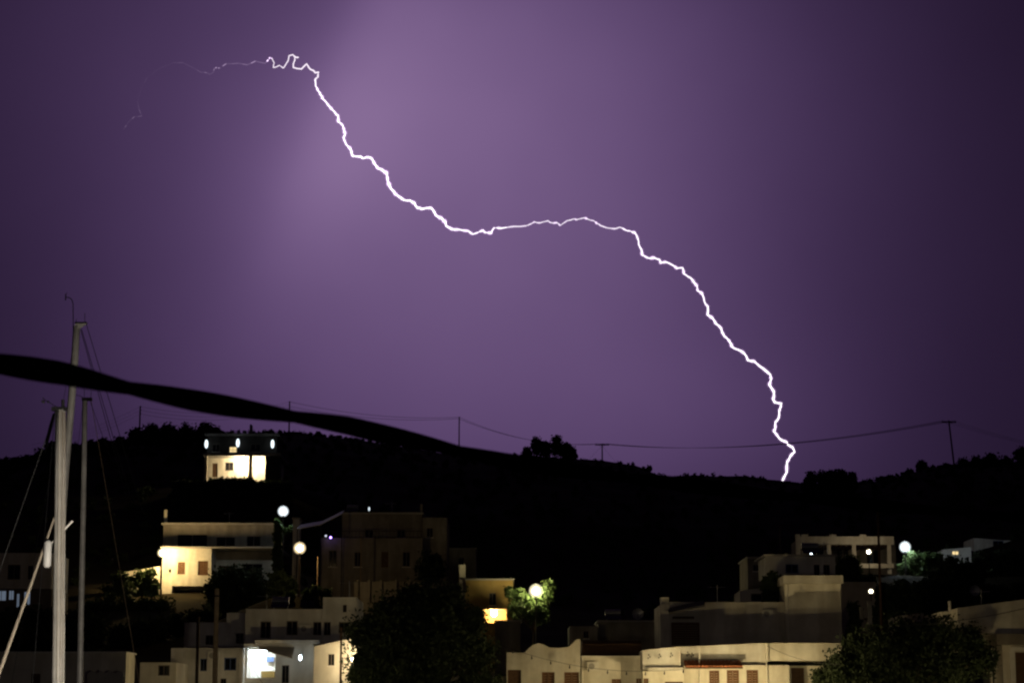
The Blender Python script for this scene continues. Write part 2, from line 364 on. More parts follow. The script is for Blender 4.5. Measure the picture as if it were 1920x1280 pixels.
# --- ochre house with the lit porch
h = house('ochre_house', 'ochre house with a tall chimney and a glaring lit porch', 915, 190)
block(h, 873, 962, 1087, 190, 8, wins=((917, 930, 1111, 1134, 'dark'), (906, 950, 1141, 1167, 'porch')), m=OCHRE)
pbox(h, 861, 872.7, 1058, 1150, 190.3, .7, CREAM, 'chimney'); pbox(h, 871, 964, 1084, 1087, 189.7, 8.5, CONC, 'roof_slab')
h = house('shed', 'small brown shed before the glaring porch', 952, 183, 'shed')
block(h, 928, 976, 1164, 183, 3, m=DIM_GREY); pbox(h, 926, 978, 1161.5, 1164, 182.7, 3.6, CONC, 'roof_slab')
h = house('low_house', 'low unlit house with a flat roof behind the taverna gable', 1150, 166)
block(h, 1068, 1121, 1173, 165, 5, wins=((1094, 1104, 1182, 1196, 'dark'),), m=DIM_GREY); block(h, 1122, 1246, 1165, 166, 5, m=DIM_GREY)
pbox(h, 1120, 1248, 1162, 1165, 165.6, 5.7, CONC, 'roof_slab')

# --- waterfront, right
h = house('taverna', 'pale waterfront house with a wavy scalloped gable and a dark door', 1030, 139)
wav = [(950, 1222), (968, 1223), (984, 1222), (992, 1214), (1000, 1208), (1010, 1205), (1020, 1208), (1030, 1213), (1048, 1214), (1066, 1212), (1073, 1206), (1080, 1199), (1088, 1197)]
zb = P(1000, 1240, 139).z
poly = [(P(950, 1240, 139).x, zb)] + [(P(1088, 1240, 139).x, zb)] + [(P(x, 1230, 139).x, P(x, y, 139).z) for x, y in reversed(wav)]
MB().prism(poly, 139, 139.4).build('gable', CREAM, h)
block(h, 950, 1088, 1240.2, 139.05, 7, wins=((952, 977, 1255, 1310, 'door'), (1016, 1040, 1259, 1300, 'shut'), (1058, 1086, 1259, 1300, 'shut')), m=CREAM)
block(h, 1090, 1204, 1231, 141, 6, wins=((1147, 1165, 1272, 1306, 'shut'), (1193, 1203, 1271, 1306, 'shut')), m=CREAM)
pbox(h, 1089.5, 1204.5, 1228.5, 1231, 140.8, 6.4, TRIM, 'cornice')
railing(h, 1091, 1203, 1207, 1228.5, 141.5, m=WOOD, n=30)
block(h, 1092, 1202, 1200, 148, 3, yb=1232, m=WOOD, name='dark_block')  # plain dark block filling the terrace behind the railing
h = house('harbour_house', 'bright waterfront house with a terracotta tiled pent roof and stepped storeys', 1400, 140)
block(h, 1283, 1480, 1246, 140, 7, wins=((1330, 1349, 1256, 1300, 'shut'), (1363, 1386, 1255, 1300, 'shut'), (1400, 1422, 1255, 1300, 'shut')), m=CREAM)
block(h, 1480.5, 1580, 1247, 142, 5, wins=((1484, 1508, 1251, 1310, 'door'), (1530, 1552, 1258, 1290, 'shut')), m=CREAM)
block(h, 1276, 1436, 1212, 140.6, 6, yb=1246, ytr=1204.5, m=WHITE, name='parapet')
block(h, 1436.4, 1577, 1204.5, 140.3, 6, yb=1238, m=CREAM, name='parapet')
block(h, 1205, 1276, 1218, 138.6, 4, yb=1254, ytr=1211, m=WHITE, name='bay')
block(h, 1205.5, 1283, 1256.5, 139.6, 5, wins=((1207, 1216, 1271, 1300, 'shut'), (1247, 1281, 1277, 1315, 'door')), m=CREAM)
pbox(h, 1215, 1281, 1250.5, 1256, 138.2, 2, WHITE, 'lintel')
for bx, by in ((1217, 1230), (1237, 1229), (1259, 1227), (1290, 1225), (1298, 1227)):      # small cut-outs in the bay and parapet
    Y = 138.59 if bx < 1276 else 140.59
    p = P(bx, by, Y)
    for dx, dz in ((-.06, -.1), (.06, -.02), (-.02, .1)): MB().box((p.x + dx - .035, Y - .02, p.z + dz - .05), (p.x + dx + .035, Y + .02, p.z + dz + .05)).build('cut_out', IRON, h)
# tiled pent roof
Xa, Xb = P(1285, 1243, 139).x, P(1393, 1243, 139).x; zt, ze = P(1330, 1236.5, 140.5).z, P(1330, 1248.5, 138.9).z
pr = MB().add([(Xa, 138.95, ze - .08), (Xb, 138.95, ze - .08), (Xb, 140.58, zt - .06), (Xa, 140.58, zt - .06), (Xa, 138.95, ze - .14), (Xb, 138.95, ze - .14), (Xb, 140.58, zt - .16), (Xa, 140.58, zt - .16)],
              [(0, 1, 2, 3), (7, 6, 5, 4), (0, 4, 5, 1), (1, 5, 6, 2), (2, 6, 7, 3), (3, 7, 4, 0)]).build('pent_roof', WOOD, h)
nt_ = 15; wt = (Xb - Xa) / nt_
for r in range(3):
    for i in range(nt_):
        f0, f1 = r / 3, (r + 1.15) / 3; ya, yb_ = 138.88 + f0 * 1.65, 138.88 + f1 * 1.65; za, zc = ze + f0 * (zt - ze), ze + f1 * (zt - ze)
        cx = Xa + (i + .5) * wt; t = MB(); vs = []
        for (yy, zz) in ((ya, za + .05), (yb_, zc - .02)):
            for k in range(7):
                g = math.pi * k / 6; vs.append((cx - math.cos(g) * wt * .48, yy, zz - .08 + math.sin(g) * wt * .36 + random.uniform(-.004, .004)))
        t.add(vs, [(k, k + 1, k + 8, k + 7) for k in range(6)] + [tuple(range(6, -1, -1))]); t.build('roof_tile', TILE, pr)
# upper storeys
block(h, 1256.3, 1472, 1128, 147, 6, yb=1216, wins=((1259, 1312, 1166, 1209, 'shut'),), m=CREAM)
block(h, 1238, 1256, 1133, 146.6, 6, yb=1218, m=CREAM, name='pillar'); pbox(h, 1239, 1254, 1119, 1133, 147, 1, CREAM, 'chimney')
A, B = P(1254, 1151, 145.9), P(1322, 1136, 145.9)
MB().add([A, B, B + Vector((0, 1.0, .35)), A + Vector((0, 1.0, .35)), A + Vector((0, 0, .12)), B + Vector((0, 0, .12)), B + Vector((0, 1.0, .47)), A + Vector((0, 1.0, .47))],
         [(3, 2, 1, 0), (4, 5, 6, 7), (0, 1, 5, 4), (1, 2, 6, 5), (2, 3, 7, 6), (3, 0, 4, 7)]).build('door_canopy', DIM_GREY, h)
pbox(h, 1262, 1302, 1155, 1158.5, 146.3, .7, WOOD, 'lintel')
block(h, 1472.4, 1578, 1093, 146.4, 7, yb=1216, m=CREAM)
block(h, 1469, 1581, 1078, 145.9, 8, yb=1093, m=CREAM, name='parapet')
block(h, 1388, 1471, 1107, 150, 4, yb=1130, ytr=1096, wins=((1408, 1450, 1112, 1127, 'dark'),), m=CREAM)
block(h, 1437, 1566, 1042, 152, 5, yb=1080, wins=((1473, 1497, 1057, 1074, 'blue'), (1526, 1537, 1058, 1078, 'dark'), (1544, 1556, 1058, 1078, 'dark')), m=WHITE)
pbox(h, 1432, 1570, 1038.5, 1042, 151.6, 6, CONC, 'roof_slab')
h = house('rear_house', 'dim house wall left of the roof terrace room, barely visible', 1420, 172)
block(h, 1402, 1440, 1046, 172, 6, wins=((1412, 1424, 1058, 1070, 'dark'),), m=DIM_GREY); pbox(h, 1400, 1442, 1043, 1046, 171.7, 6.5, CONC, 'roof_slab')

# --- restaurant terrace on the right slope
h = house('terrace_restaurant', 'white pillared open terrace with a long roof beam above the harbour house', 1585, 230, 'restaurant')
pbox(h, 1493, 1501, 1001, 1075, 230, .5, WHITE, 'pillar')
pbox(h, 1501.2, 1676, 1005, 1020, 230, .6, WHITE, 'roof_beam')
for x in (1509, 1562, 1618): pbox(h, x - 6, x + 6, 1001.5, 1004.8, 230.05, .4, WHITE, 'beam_cap')
for x in (1555, 1602, 1668): pbox(h, x - 3.5, x + 3.5, 1020.3, 1075, 230.1, .4, WHITE, 'pillar')
pbox(h, 1495, 1676, 1056, 1064, 229.6, .3, WHITE, 'balustrade')
block(h, 1495, 1680, 1012, 236, 5, wins=((1520, 1545, 1030, 1060, 'dark'), (1570, 1592, 1030, 1060, 'dark'), (1625, 1650, 1030, 1060, 'dark')), m=DIM_GREY)
for i, x in enumerate(range(1512, 1672, 9)): pbox(h, x, x + 2, 1021, 1024, 230.2, 5.6, WOOD, 'rafter')
h = house('retaining_wall', 'dim yellowish retaining wall under the pillared terrace', 1610, 214, 'wall')
block(h, 1574, 1642, 1090, 214, .6, m=CREAM)
h = house('pillar_gate', 'pair of faint pale gate pillars below the retaining wall', 1626, 190, 'gate')
pbox(h, 1613, 1619, 1137, 1160, 190, .3, CREAM, 'pillar'); pbox(h, 1627, 1635, 1126, 1172, 190, .4, CREAM, 'pillar'); pbox(h, 1612, 1636, 1158, 1161, 190.05, .2, WOOD, 'gate_bar')
h = house('white_house', 'bluish-white house with a blue window at the right edge', 1870, 260)
block(h, 1827, 1917, 1008, 260, 6, ytr=1015, wins=((1862, 1882, 1013, 1029, 'blue'),), m=WHITE)
h = house('roadside_house', 'faint pale low house with roof clutter right of the white lamp', 1795, 250)
block(h, 1769, 1822, 1030, 250, 5, ytr=1025, wins=((1785, 1798, 1032, 1040, 'lit'),), m=WHITE)
h = house('dish_house', 'faint bluish low rooftop carrying a dish near the right edge', 1885, 240)
block(h, 1852, 1924, 1078, 240, 5, wins=((1874, 1880, 1080, 1088, 'dark'),), m=WHITE)
# --- right edge
h = house('corner_house', 'long pale house with a rising roofline at the right edge, door below', 1870, 140)
block(h, 1796, 2010, 1139, 141, 8, yb=1187, ytr=1112, m=CREAM)
pbox(h, 1869, 2010, 1187.2, 1208, 140.2, 6, DIM_GREY, 'fascia')
block(h, 1880, 2010, 1208.3, 140.6, 6, wins=((1905, 1930, 1222, 1300, 'door'),), m=CREAM)
pbox(h, 1895, 1904.6, 1219, 1330, 140.5, .2, TRIM, 'door_jamb'); pbox(h, 1895, 1940, 1212, 1219, 140.45, .2, TRIM, 'door_head')
pbox(h, 1779, 1783, 1126, 1146, 142, .2, TRIM, 'vent_pipe')
block(h, 1766, 1796, 1146, 143, 6, m=CREAM)
h = house('low_annexe', 'small pale block peeking over the dark tree at the right', 1710, 150)
block(h, 1685, 1733, 1154, 150, 4, m=CREAM, ytr=1148)

# --- waterfront, left
h = house('white_block', 'white three-storey block with a row of dark upper windows, left of the big tree', 530, 150)
block(h, 460, 605, 1141, 150, 8, wins=((488, 508, 1164, 1196, 'dark'), (537, 558, 1163, 1190, 'dark'), (587, 604, 1165, 1190, 'dark')), m=WHITE)
block(h, 605.4, 668, 1119, 150.2, 7, wins=((607, 620, 1165, 1190, 'dark'), (635, 655, 1165, 1186, 'dark'), (643, 650, 1133, 1147, 'dark')), m=WHITE)
block(h, 345, 459.6, 1166, 154, 6, wins=((442, 457, 1175 + 11, 1206, 'dark'), (385, 400, 1190, 1208, 'dark')), m=WHITE)
pbox(h, 425, 462, 1148, 1166, 154.3, 4, WHITE, 'roof_room')
block(h, 320, 456, 1214, 146, 7, wins=((420, 443, 1232, 1256, 'blue'), (375, 388, 1234, 1257, 'blue'), (413, 424, 1271, 1300, 'dark')), m=WHITE)
block(h, 456.4, 588, 1206, 147, 4.5, wins=((463, 516, 1213, 1270, 'room'), (528, 542, 1246, 1280, 'dark')), m=WHITE)
pbox(h, 478, 600, 1199, 1205.6, 146.4, 3.5, WHITE, 'balcony_slab')
block(h, 588.4, 668, 1211, 145, 4.5, ytr=1194, wins=((615, 627, 1225, 1247, 'dark'),), m=CREAM)
pbox(h, 489, 514, 1257, 1269.5, 148.2, .8, OCHRE, 'counter'); pbox(h, 500, 513, 1230, 1240, 149.2, .2, BLUE, 'cupboard')
A, B = P(486, 1215, 144.8), P(548, 1233, 144.8)
aw = MB().add([P(484, 1211, 146.95), P(552, 1212, 146.95), B, A, P(484, 1212, 146.95), P(552, 1213, 146.95), B - Vector((0, 0, .05)), A - Vector((0, 0, .05))],
              [(0, 3, 2, 1), (4, 5, 6, 7), (0, 1, 5, 4), (1, 2, 6, 5), (2, 3, 7, 6), (3, 0, 4, 7)]).build('awning', CANVAS, h)
for x in (563, 577):
    A = P(x, 1137, 151); w = .45
    MB().add([A, A + Vector((w, 0, 0)), A + Vector((w, .6, .5)), A + Vector((0, .6, .5)), A + Vector((0, .03, -.04)), A + Vector((w, .03, -.04)), A + Vector((w, .63, .46)), A + Vector((0, .63, .46))],
             [(0, 1, 2, 3), (7, 6, 5, 4), (0, 4, 5, 1), (1, 5, 6, 2), (2, 6, 7, 3), (3, 7, 4, 0)]).build('solar_panel', GLASS, h)
h = house('quay_store', 'long low pale wall of a quayside store behind the masts', 80, 130, 'building')
block(h, -160, 236, 1223, 130, 3, wins=((58, 75, 1262, 1300, 'door'), (-60, -30, 1250, 1275, 'shut')), m=CREAM); pbox(h, -162, 238, 1220.5, 1223, 129.8, 3.4, TRIM, 'cornice')
h = house('scalloped_awning', 'pale scalloped awning at the quayside store, bottom left', 198, 127, 'awning')
Xs = [P(x, 1260, 126).x for x in frange(164, 232, 24)]
poly = [(x, P(200, 1262 + (0 if i % 6 in (0,) else 5 * math.sin(math.pi * (i % 6) / 6)) * -1, 126).z) for i, x in enumerate(Xs)]
zb = P(200, 1284, 126).z
MB().prism([(Xs[0], zb), (Xs[-1], zb)] + list(reversed(poly)), 126, 126.05).build('valance', CANVAS, h)
for x in (Xs[0], Xs[-1]): MB().tube([(x, 126.2, 1.2), (x, 126.2, zb + .5)], .04, 6).build('post', IRON, h)
h = house('quay_cottage', 'small dim cottage with a dark window between store and white block', 300, 139)
block(h, 262, 330, 1241, 139, 5, wins=((296, 318, 1246, 1266, 'dark'),), m=CREAM)
h = house('left_house', 'dim flat-roofed house with bluish lit glass behind the masts at the left edge', 30, 215)
block(h, -80, 97, 1036, 215, 8, yb=1103, wins=((14, 38, 1058, 1086, 'dark'), (52, 62, 1060, 1086, 'dark'), (-30, -10, 1058, 1086, 'dark')), m=WHITE)
block(h, -80, 96, 1103.3, 214.4, 8, wins=((-8, 12, 1106, 1126, 'cool'), (16, 26, 1106, 1124, 'cool'), (31, 36, 1112, 1138, 'cool'), (44, 57, 1108, 1134, 'cool')), m=DIM_GREY)

# roof and wall clutter
def aerial(px, py, Y, hpx, label):
    b = P(px, py, Y); top = P(px, py - hpx, Y); t = thing('aerial', label, 'aerial', b, 'roof aerials')
    MB().tube([b - Vector((0, 0, .05)), top], .025, 5).build('mast', GALV, t); c = top - Vector((0, 0, .15))
    MB().tube([c + Vector((-.7, 0, 0)), c + Vector((.6, 0, 0))], .015, 4).build('boom', GALV, t)
    for k in range(6): x = -.65 + k * .22; MB().tube([c + Vector((x, -.3 + k * .03, 0)), c + Vector((x, .3 - k * .03, 0))], .01, 4).build('element', GALV, t)
for a in ((690, 1118, 151.8, 30, 'aerial on the right roof of the white block'), (500, 1139, 153, 26, 'aerial on the long roof of the white block'), (1345, 1126, 149, 30, 'aerial on the upper wall of the harbour house'), (1545, 1037, 154, 22, 'aerial on the roof room'),
          (735, 959, 231, 18, 'aerial on the long dim block'), (430, 978, 257, 18, 'aerial on the two-storey house'), (1840, 1130, 144, 26, 'aerial on the long house at the right edge')):
    aerial(min(a[0], 655) if a[1] == 1118 else a[0], *a[1:])
def tank(px, py, Y, label):
    b = P(px, py, Y); t = thing('water_heater', label, 'water heater', b, 'solar water heaters')
    MB().tube([b + Vector((-.6, .5, .55)), b + Vector((.6, .5, .55))], .26, 12).build('tank', GALV, t)
    MB().add([b + Vector(v) for v in ((-.6, -.7, .03), (.6, -.7, .03), (.6, .4, .5), (-.6, .4, .5), (-.6, -.67, -.03), (.6, -.67, -.03), (.6, .43, .44), (-.6, .43, .44))], [(0, 1, 2, 3), (7, 6, 5, 4), (0, 4, 5, 1), (1, 5, 6, 2), (2, 6, 7, 3), (3, 7, 4, 0)]).build('collector', GLASS, t)
    for x in (-.5, .5): MB().tube([b + Vector((x, .5, -.05)), b + Vector((x, .5, .4))], .03, 5).build('leg', GALV, t)
tank(525, 1139, 153, 'solar water heater on the white block roof'); tank(1150, 1160.5, 167.5, 'solar water heater on the low unlit house'); tank(1520, 1037, 155, 'solar water heater on the roof room'); tank(660, 959, 232, 'solar water heater on the long dim block')
H_ = {o['label'][:18]: o for o in bpy.data.objects if o.type == 'EMPTY' and 'label' in o}
hh = H_['bright waterfront ']; kk = H_['white three-storey']; tv = H_['pale waterfront ho']
for root, x, y0, y1, Y in ((hh, 1311, 1213, 1300, 139.9), (hh, 1437, 1206, 1300, 139.85), (hh, 1476, 1096, 1204, 146.3), (kk, 604, 1142, 1200, 149.9), (kk, 454, 1216, 1290, 145.9), (tv, 1092, 1232, 1300, 140.9)):
    a, b = P(x, y0, Y), P(x, y1, Y); MB().tube([(a.x, Y, b.z), (a.x, Y, a.z)], .045, 7).build('downpipe', TRIM, root)
for root, x, y, Y in ((hh, 1440, 1150, 146.6), (kk, 572, 1178, 149.6), (kk, 400, 1228, 145.6), (tv, 1112, 1248, 140.6)):
    p = P(x, y, Y); u = MB().box((p.x - .38, p.y, p.z - .27), (p.x + .38, p.y + .3, p.z + .27)).build('air_conditioner', TRIM, root)
    MB().tube([(p.x - .1, p.y - .012, p.z), (p.x - .1, p.y - .002, p.z)], .2, 14).build('fan_grille', CONC, u)
# ------------------------------------------------------------------ lamps
WARM = (1.0, .70, .30); SOFT = (1.0, .78, .46); COOL = (.80, .93, 1.0)
QUAY = (1.0, .77, .38)
def glow_volume(name, col, dens):                # a soft glow put in as an emitting volume, thin at the rim
    if name in MATS: return MATS[name]
    m = bpy.data.materials.new(name); m.use_nodes = True; q = m.node_tree; q.nodes.clear()
    e = q.nodes.new('ShaderNodeEmission'); e.inputs[0].default_value = tuple(col) + (1,); e.inputs[1].default_value = dens
    o = q.nodes.new('ShaderNodeOutputMaterial'); q.links.new(e.outputs[0], o.inputs['Volume']); MATS[name] = m; return m
def globe_mat(col, I, r): return emit('lamp_%s_%d_%d' % ('%02d%02d' % (col[1] * 99, col[2] * 99), I * 10, r * 100), col, I / (math.pi * r * r))
def street_lamp(px, py, Y, col, I, label, r=.34, zb=None, pole=IRON, group='street lamps'):
    p = P(px, py, Y); g = height(p.x, Y) if zb is None else zb
    t = thing('street_lamp', label, 'street lamp', (p.x, Y, g), group)
    MB().tube([(p.x, Y, g - .3), (p.x, Y, g + .5), (p.x, Y, g + .55), (p.x, Y, p.z - r * .98)], [.11, .11, .07, .05], 8).build('post', pole, t)
    MB().tube([(p.x, Y, p.z - r * 1.05), (p.x, Y, p.z - r * .82)], [.1, .16], 8).build('collar', IRON, t)
    rb = r * .44; g_ = MB().ball(p, r, 20, 14).build('globe', glow_volume('globe_glow_%d_%d' % (col[2] * 99, r * 100), tuple(c ** .7 for c in col), .85 / r), t, smooth=True)  # lamp bloom put in as a large emitting ball round the bulb
    MB().ball(p, rb, 12, 8).build('bulb', globe_mat(col, I, rb), g_, smooth=True)
    MB().tube([(p.x, Y, p.z + r * .97), (p.x, Y, p.z + r * 1.12)], [.12, .03], 8).build('cap', IRON, t)
    return t
def wall_lamp(px, py, Y, col, I, label, r=.15, wallY=None, sz=1.0, group='wall lamps'):
    p = P(px, py, Y); wallY = wallY or Y + .5
    t = thing('wall_lamp', label, 'lamp', (p.x, wallY, p.z), group)
    MB().tube([(p.x, wallY, p.z + r * sz * 1.3), (p.x, Y, p.z + r * sz * 1.3), (p.x, Y, p.z + r * sz * .95)], .025, 6).build('bracket', IRON, t)
    MB().ball(p, r, 10, 8, sz).build('globe', globe_mat(col, I, r), t, smooth=True); return t
street_lamp(562, 1027, 205, WARM, 42, 'warm glowing street lamp on a tall post in the middle of the slope', .6, pole=POLEW)
street_lamp(531, 958, 236, COOL, 45, 'white glowing street lamp above the warm one, beside the metal canopy', .62)
street_lamp(304, 1036, 247.2, WARM, 190, 'warm street lamp at the corner of the blazing cream house', .55)
street_lamp(1005, 1107, 184, (1, .86, .45), 100, 'yellow-white street lamp glaring among lit green leaves', .62)
street_lamp(1697, 1025, 239, COOL, 60, 'white street lamp glaring over trees on the right slope', .66)
street_lamp(1629, 1034, 226, SOFT, 11, 'small warm lamp glowing before the pillared terrace', .3)
street_lamp(1633, 1108, 200, SOFT, 4, 'small warm lamp glowing below the retaining wall', .26)
street_lamp(660, 1236, 143.4, SOFT, 28, 'lamp half hidden by the big tree, lighting the bright wall', .22)
street_lamp(1861, 1230, 138.5, WARM, .5, 'small yellow lamp by the corner house', .12)
# quay lamps standing below the picture
for x, y, I, l in ((1375, 1312, 120, 'beside the tiled pent roof'), (1490, 1318, 38, 'before the door of the bright house'), (1190, 1312, 62, 'before the taverna'), (1880, 1318, 26, 'before the corner house'),
                   (520, 1322, 46, 'before the white block'), (-250, 1318, 10, 'beyond the quayside store')):
    street_lamp(x, y, 134.2 if x == 1375 else 131, QUAY, I, 'quay street lamp standing ' + l, .25, group='quay lamps')
t = thing('mast_fill_lamp', 'added lamp on a mooring pile, out of view, lighting the yacht masts', 'lamp', (-1.5, 27, -1))  # added lamp, out of view, standing in for harbour light on the masts
MB().tube([(-1.5, 27, -1.5), (-1.5, 27, 2.9)], .09, 8).build('post', GALV, t); MB().ball((-1.5, 27, 3.1), .22, 12, 8).build('globe', emit('mast_fill_glow', (1, .89, .73), 2700), t)
# up at the hillside house
for x, y in ((387, 832), (446, 830), (511, 832)):
    wall_lamp(x, y, 330.2, COOL, .4, {387: 'left', 446: 'middle', 511: 'right'}[x] + ' white lamp on the upper floor of the hillside house', .27, 331.3, 2.5, 'white lamps of the hillside house')
wall_lamp(455, 866, 328.4, SOFT, 130, 'glaring porch lamp on the lower wall of the hillside house', .45, 329.9)
wall_lamp(486, 866, 328.6, SOFT, 50, 'smaller porch lamp right of the glaring one on the hillside house', .3, 329.9)
# inside the ochre porch, the shop, the roof light, small lamps
wall_lamp(926, 1149, 191.2, SOFT, 60, 'porch lamp inside the glaring opening of the ochre house', .25, 192.9)
wall_lamp(1521, 1038, 230.9, COOL, .3, 'small bluish lamp under the beam of the pillared terrace', .13, 235.9)
wall_lamp(620, 1007, 224.3, (.35, .2, 1), .35, 'tiny violet lamp on the dim middle block', .12, 224.9)
wall_lamp(611, 1004, 224.3, (.8, .85, 1), .04, 'tiny pale lamp left of the violet one', .12, 224.9)
wall_lamp(563, 1232, 145.6, COOL, .5, 'small white lamp right of the shop awning', .09, 146.9, 2.0)
p = P(692, 958, 228.6); t = thing('roof_lamp', 'faint white lamp on a short mast on the long dim roof', 'lamp', (p.x, 228.6, P(692, 960, 228.6).z))
MB().tube([(p.x, 228.6, p.z - .5), (p.x, 228.6, p.z)], .03, 6).build('post', GALV, t); MB().ball(p + Vector((0, 0, .25)), .1, 8, 6, 2.2).build('bulb', emit('roof_bulb', COOL, 1.0), t)
p0, p1 = P(468, 1219, 148.4), P(512, 1219, 148.4)
t = thing('strip_light', 'white strip light on the ceiling of the lit shop under the awning', 'lamp', (p0.x, 148.4, p0.z))
MB().box((p0.x, 148.3, p0.z - .06), (p1.x, 148.5, p0.z)).build('tube', emit('strip_glow', COOL, 95), t)
MB().box((p0.x - .05, 148.25, p0.z), (p1.x + .05, 148.55, P(468, 1213.2, 148.4).z + .02)).build('housing', TRIM, t)

# ------------------------------------------------------------------ trees
def leaves(lobes, n, s, seed, flat=.55):
    r = np.random.default_rng(seed); C = []
    tot = sum(l[1] ** 2 for l in lobes)
    for c, R in lobes:
        k = max(6, int(9 + R * 3)); nn = int(n * R * R / tot)
        d = r.normal(size=(k, 3)); d /= np.linalg.norm(d, axis=1)[:, None]
        sub = np.array(c) + d * R * (r.uniform(.25, .78, (k, 1))) * np.array([1, 1, .85]); sr = R * r.uniform(.28, .48, k)
        i = r.integers(0, k, nn); q = r.normal(size=(nn, 3)); q /= np.linalg.norm(q, axis=1)[:, None]
        C.append(sub[i] + q * (sr[i] * r.uniform(.2, 1, nn) ** .6)[:, None])
        m2 = nn // 2; C.append(np.array(c) + np.clip(r.normal(size=(m2, 3)) * .42, -.95, .95) * R)
    C = np.concatenate(C); m = len(C)
    a = r.normal(size=(m, 3)); a /= np.linalg.norm(a, axis=1)[:, None]
    b = r.normal(size=(m, 3)); b -= a * (a * b).sum(1)[:, None]; b /= np.linalg.norm(b, axis=1)[:, None]
    L_ = s * r.uniform(.6, 1.35, m)[:, None]
    V = np.stack([C - a * L_, C + b * L_ * flat, C + a * L_, C - b * L_ * flat], 1).reshape(-1, 3)
    return V
def leafmesh(name, V, m, parent):
    off = np.array(wloc(parent)) if parent else 0
    me = bpy.data.meshes.new(name); k = len(V) // 4
    me.vertices.add(len(V)); me.vertices.foreach_set('co', (V - off).astype(np.float32).ravel())
    me.loops.add(len(V)); me.loops.foreach_set('vertex_index', np.arange(len(V), dtype=np.int32))
    me.polygons.add(k); me.polygons.foreach_set('loop_start', np.arange(0, len(V), 4, dtype=np.int32))
    me.update(calc_edges=True); me.materials.append(m)
    o = bpy.data.objects.new(name, me); COL.objects.link(o)
    if parent: o.parent = parent
    return o
SEED = [100]
def tree(name, label, Y, lobes, n, s, m=LEAF_SHADED, cat='tree', group=None, trunk_px=None, tr=.16, dense=False):
    """lobes: (px, py, radius in px); depth of each lobe is scattered around Y."""
    SEED[0] += 1; rr = random.Random(SEED[0])
    L3 = []
    for x, y, r in lobes:
        R = r * Y / FPX; yy = Y + rr.uniform(-.4, .4) * R
        L3.append((P(x, y, yy), R))
    if cat in ('bush', 'plant') or dense:
        for c, R in list(L3):
            z = c.z - R; gz = height(c.x, c.y)
            while z > gz - R * .3 and len(L3) < 60:
                L3.append((Vector((c.x + rr.uniform(-.5, .5) * R, c.y + rr.uniform(-.4, .4) * R, z)), R * rr.uniform(.85, 1.1))); z -= R
        n = int(n * len(L3) / len(lobes))
    bx = trunk_px if trunk_px is not None else sum(l[0] for l in lobes) / len(lobes)
    X = P(bx, lobes[0][1], Y).x; g = height(X, Y) - .2
    low = min(c.z for c, R in L3)
    t = thing(name, label, cat, (X, Y, g + .2), group)
    leafmesh('crown', leaves(L3, n, s, SEED[0]), m, t)
    hub = Vector((X, Y, g + max(.3, (low - g) * .7)))
    MB().tube([(X, Y, g), (X + rr.uniform(-.1, .1), Y, (g + hub.z) / 2), hub], [tr, tr * .8, tr * .65], 8).build('trunk', BARK, t)
    for c, R in L3[:len(lobes)]:
        mid = hub.lerp(c, .5) + Vector((rr.uniform(-.2, .2), rr.uniform(-.2, .2), R * .15))
        MB().tube([hub, mid, c], [tr * .6, tr * .4, tr * .12], 6).build('limb', BARK, t)
    return t
tree('broadleaf_tree', 'huge dark broad tree on the waterfront between the white block and the taverna', 137,
     [(690, 1190, 48), (735, 1150, 45), (790, 1130, 48), (838, 1130, 42), (882, 1165, 34), (900, 1225, 40), (760, 1220, 65), (840, 1210, 70), (690, 1255, 50), (800, 1290, 70), (895, 1285, 46), (770, 1115, 22), (852, 1110, 18)],
     36000, .125, LEAF_SHADED, tr=.35, trunk_px=800)
tree('broadleaf_tree', 'dark leafy tree below the long house at the right edge', 136,
     [(1640, 1225, 55), (1700, 1195, 48), (1760, 1192, 42), (1815, 1198, 34), (1840, 1235, 36), (1770, 1250, 60), (1690, 1270, 60), (1620, 1275, 48), (1575, 1250, 36), (1550, 1275, 34), (1600, 1215, 30)],
     36000, .11, LEAF_SHADED, tr=.3, trunk_px=1700)
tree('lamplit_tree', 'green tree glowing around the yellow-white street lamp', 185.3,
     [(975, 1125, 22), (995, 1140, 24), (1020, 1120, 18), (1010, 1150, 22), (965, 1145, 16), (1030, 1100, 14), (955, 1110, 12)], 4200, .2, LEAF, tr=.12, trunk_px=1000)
tree('round_bush', 'dark round clipped tree before the long dim block', 216, [(808, 1060, 28), (800, 1072, 22), (818, 1070, 22)], 3000, .2, LEAF_SHADED, tr=.12)
tree('slope_tree', 'dark wide tree before the blazing cream house', 236, [(415, 1085, 24), (445, 1082, 26), (475, 1088, 24), (400, 1105, 20), (440, 1108, 26), (485, 1108, 20)], 6500, .2, LEAF_SHADED, tr=.16, dense=True)
tree('slope_tree', 'small dark tree left of the warm middle street lamp', 214, [(520, 1085, 18), (540, 1095, 18), (515, 1102, 16)], 2600, .2, LEAF_SHADED, tr=.12, dense=True)
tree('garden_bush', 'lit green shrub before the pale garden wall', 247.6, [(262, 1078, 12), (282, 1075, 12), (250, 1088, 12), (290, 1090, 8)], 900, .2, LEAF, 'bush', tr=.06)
tree('garden_bush', 'shadowy bush left of the pale garden wall', 246, [(225, 1085, 16), (240, 1105, 18), (205, 1110, 18)], 1500, .2, LEAF_SHADED, 'bush', tr=.06)
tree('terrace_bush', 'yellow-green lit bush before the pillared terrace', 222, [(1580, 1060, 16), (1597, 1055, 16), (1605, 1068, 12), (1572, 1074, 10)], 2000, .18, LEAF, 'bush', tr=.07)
tree('terrace_bush', 'small yellowish shrub under the small warm terrace lamp', 221, [(1634, 1082, 7), (1622, 1085, 8)], 500, .16, LEAF, 'bush', tr=.05)
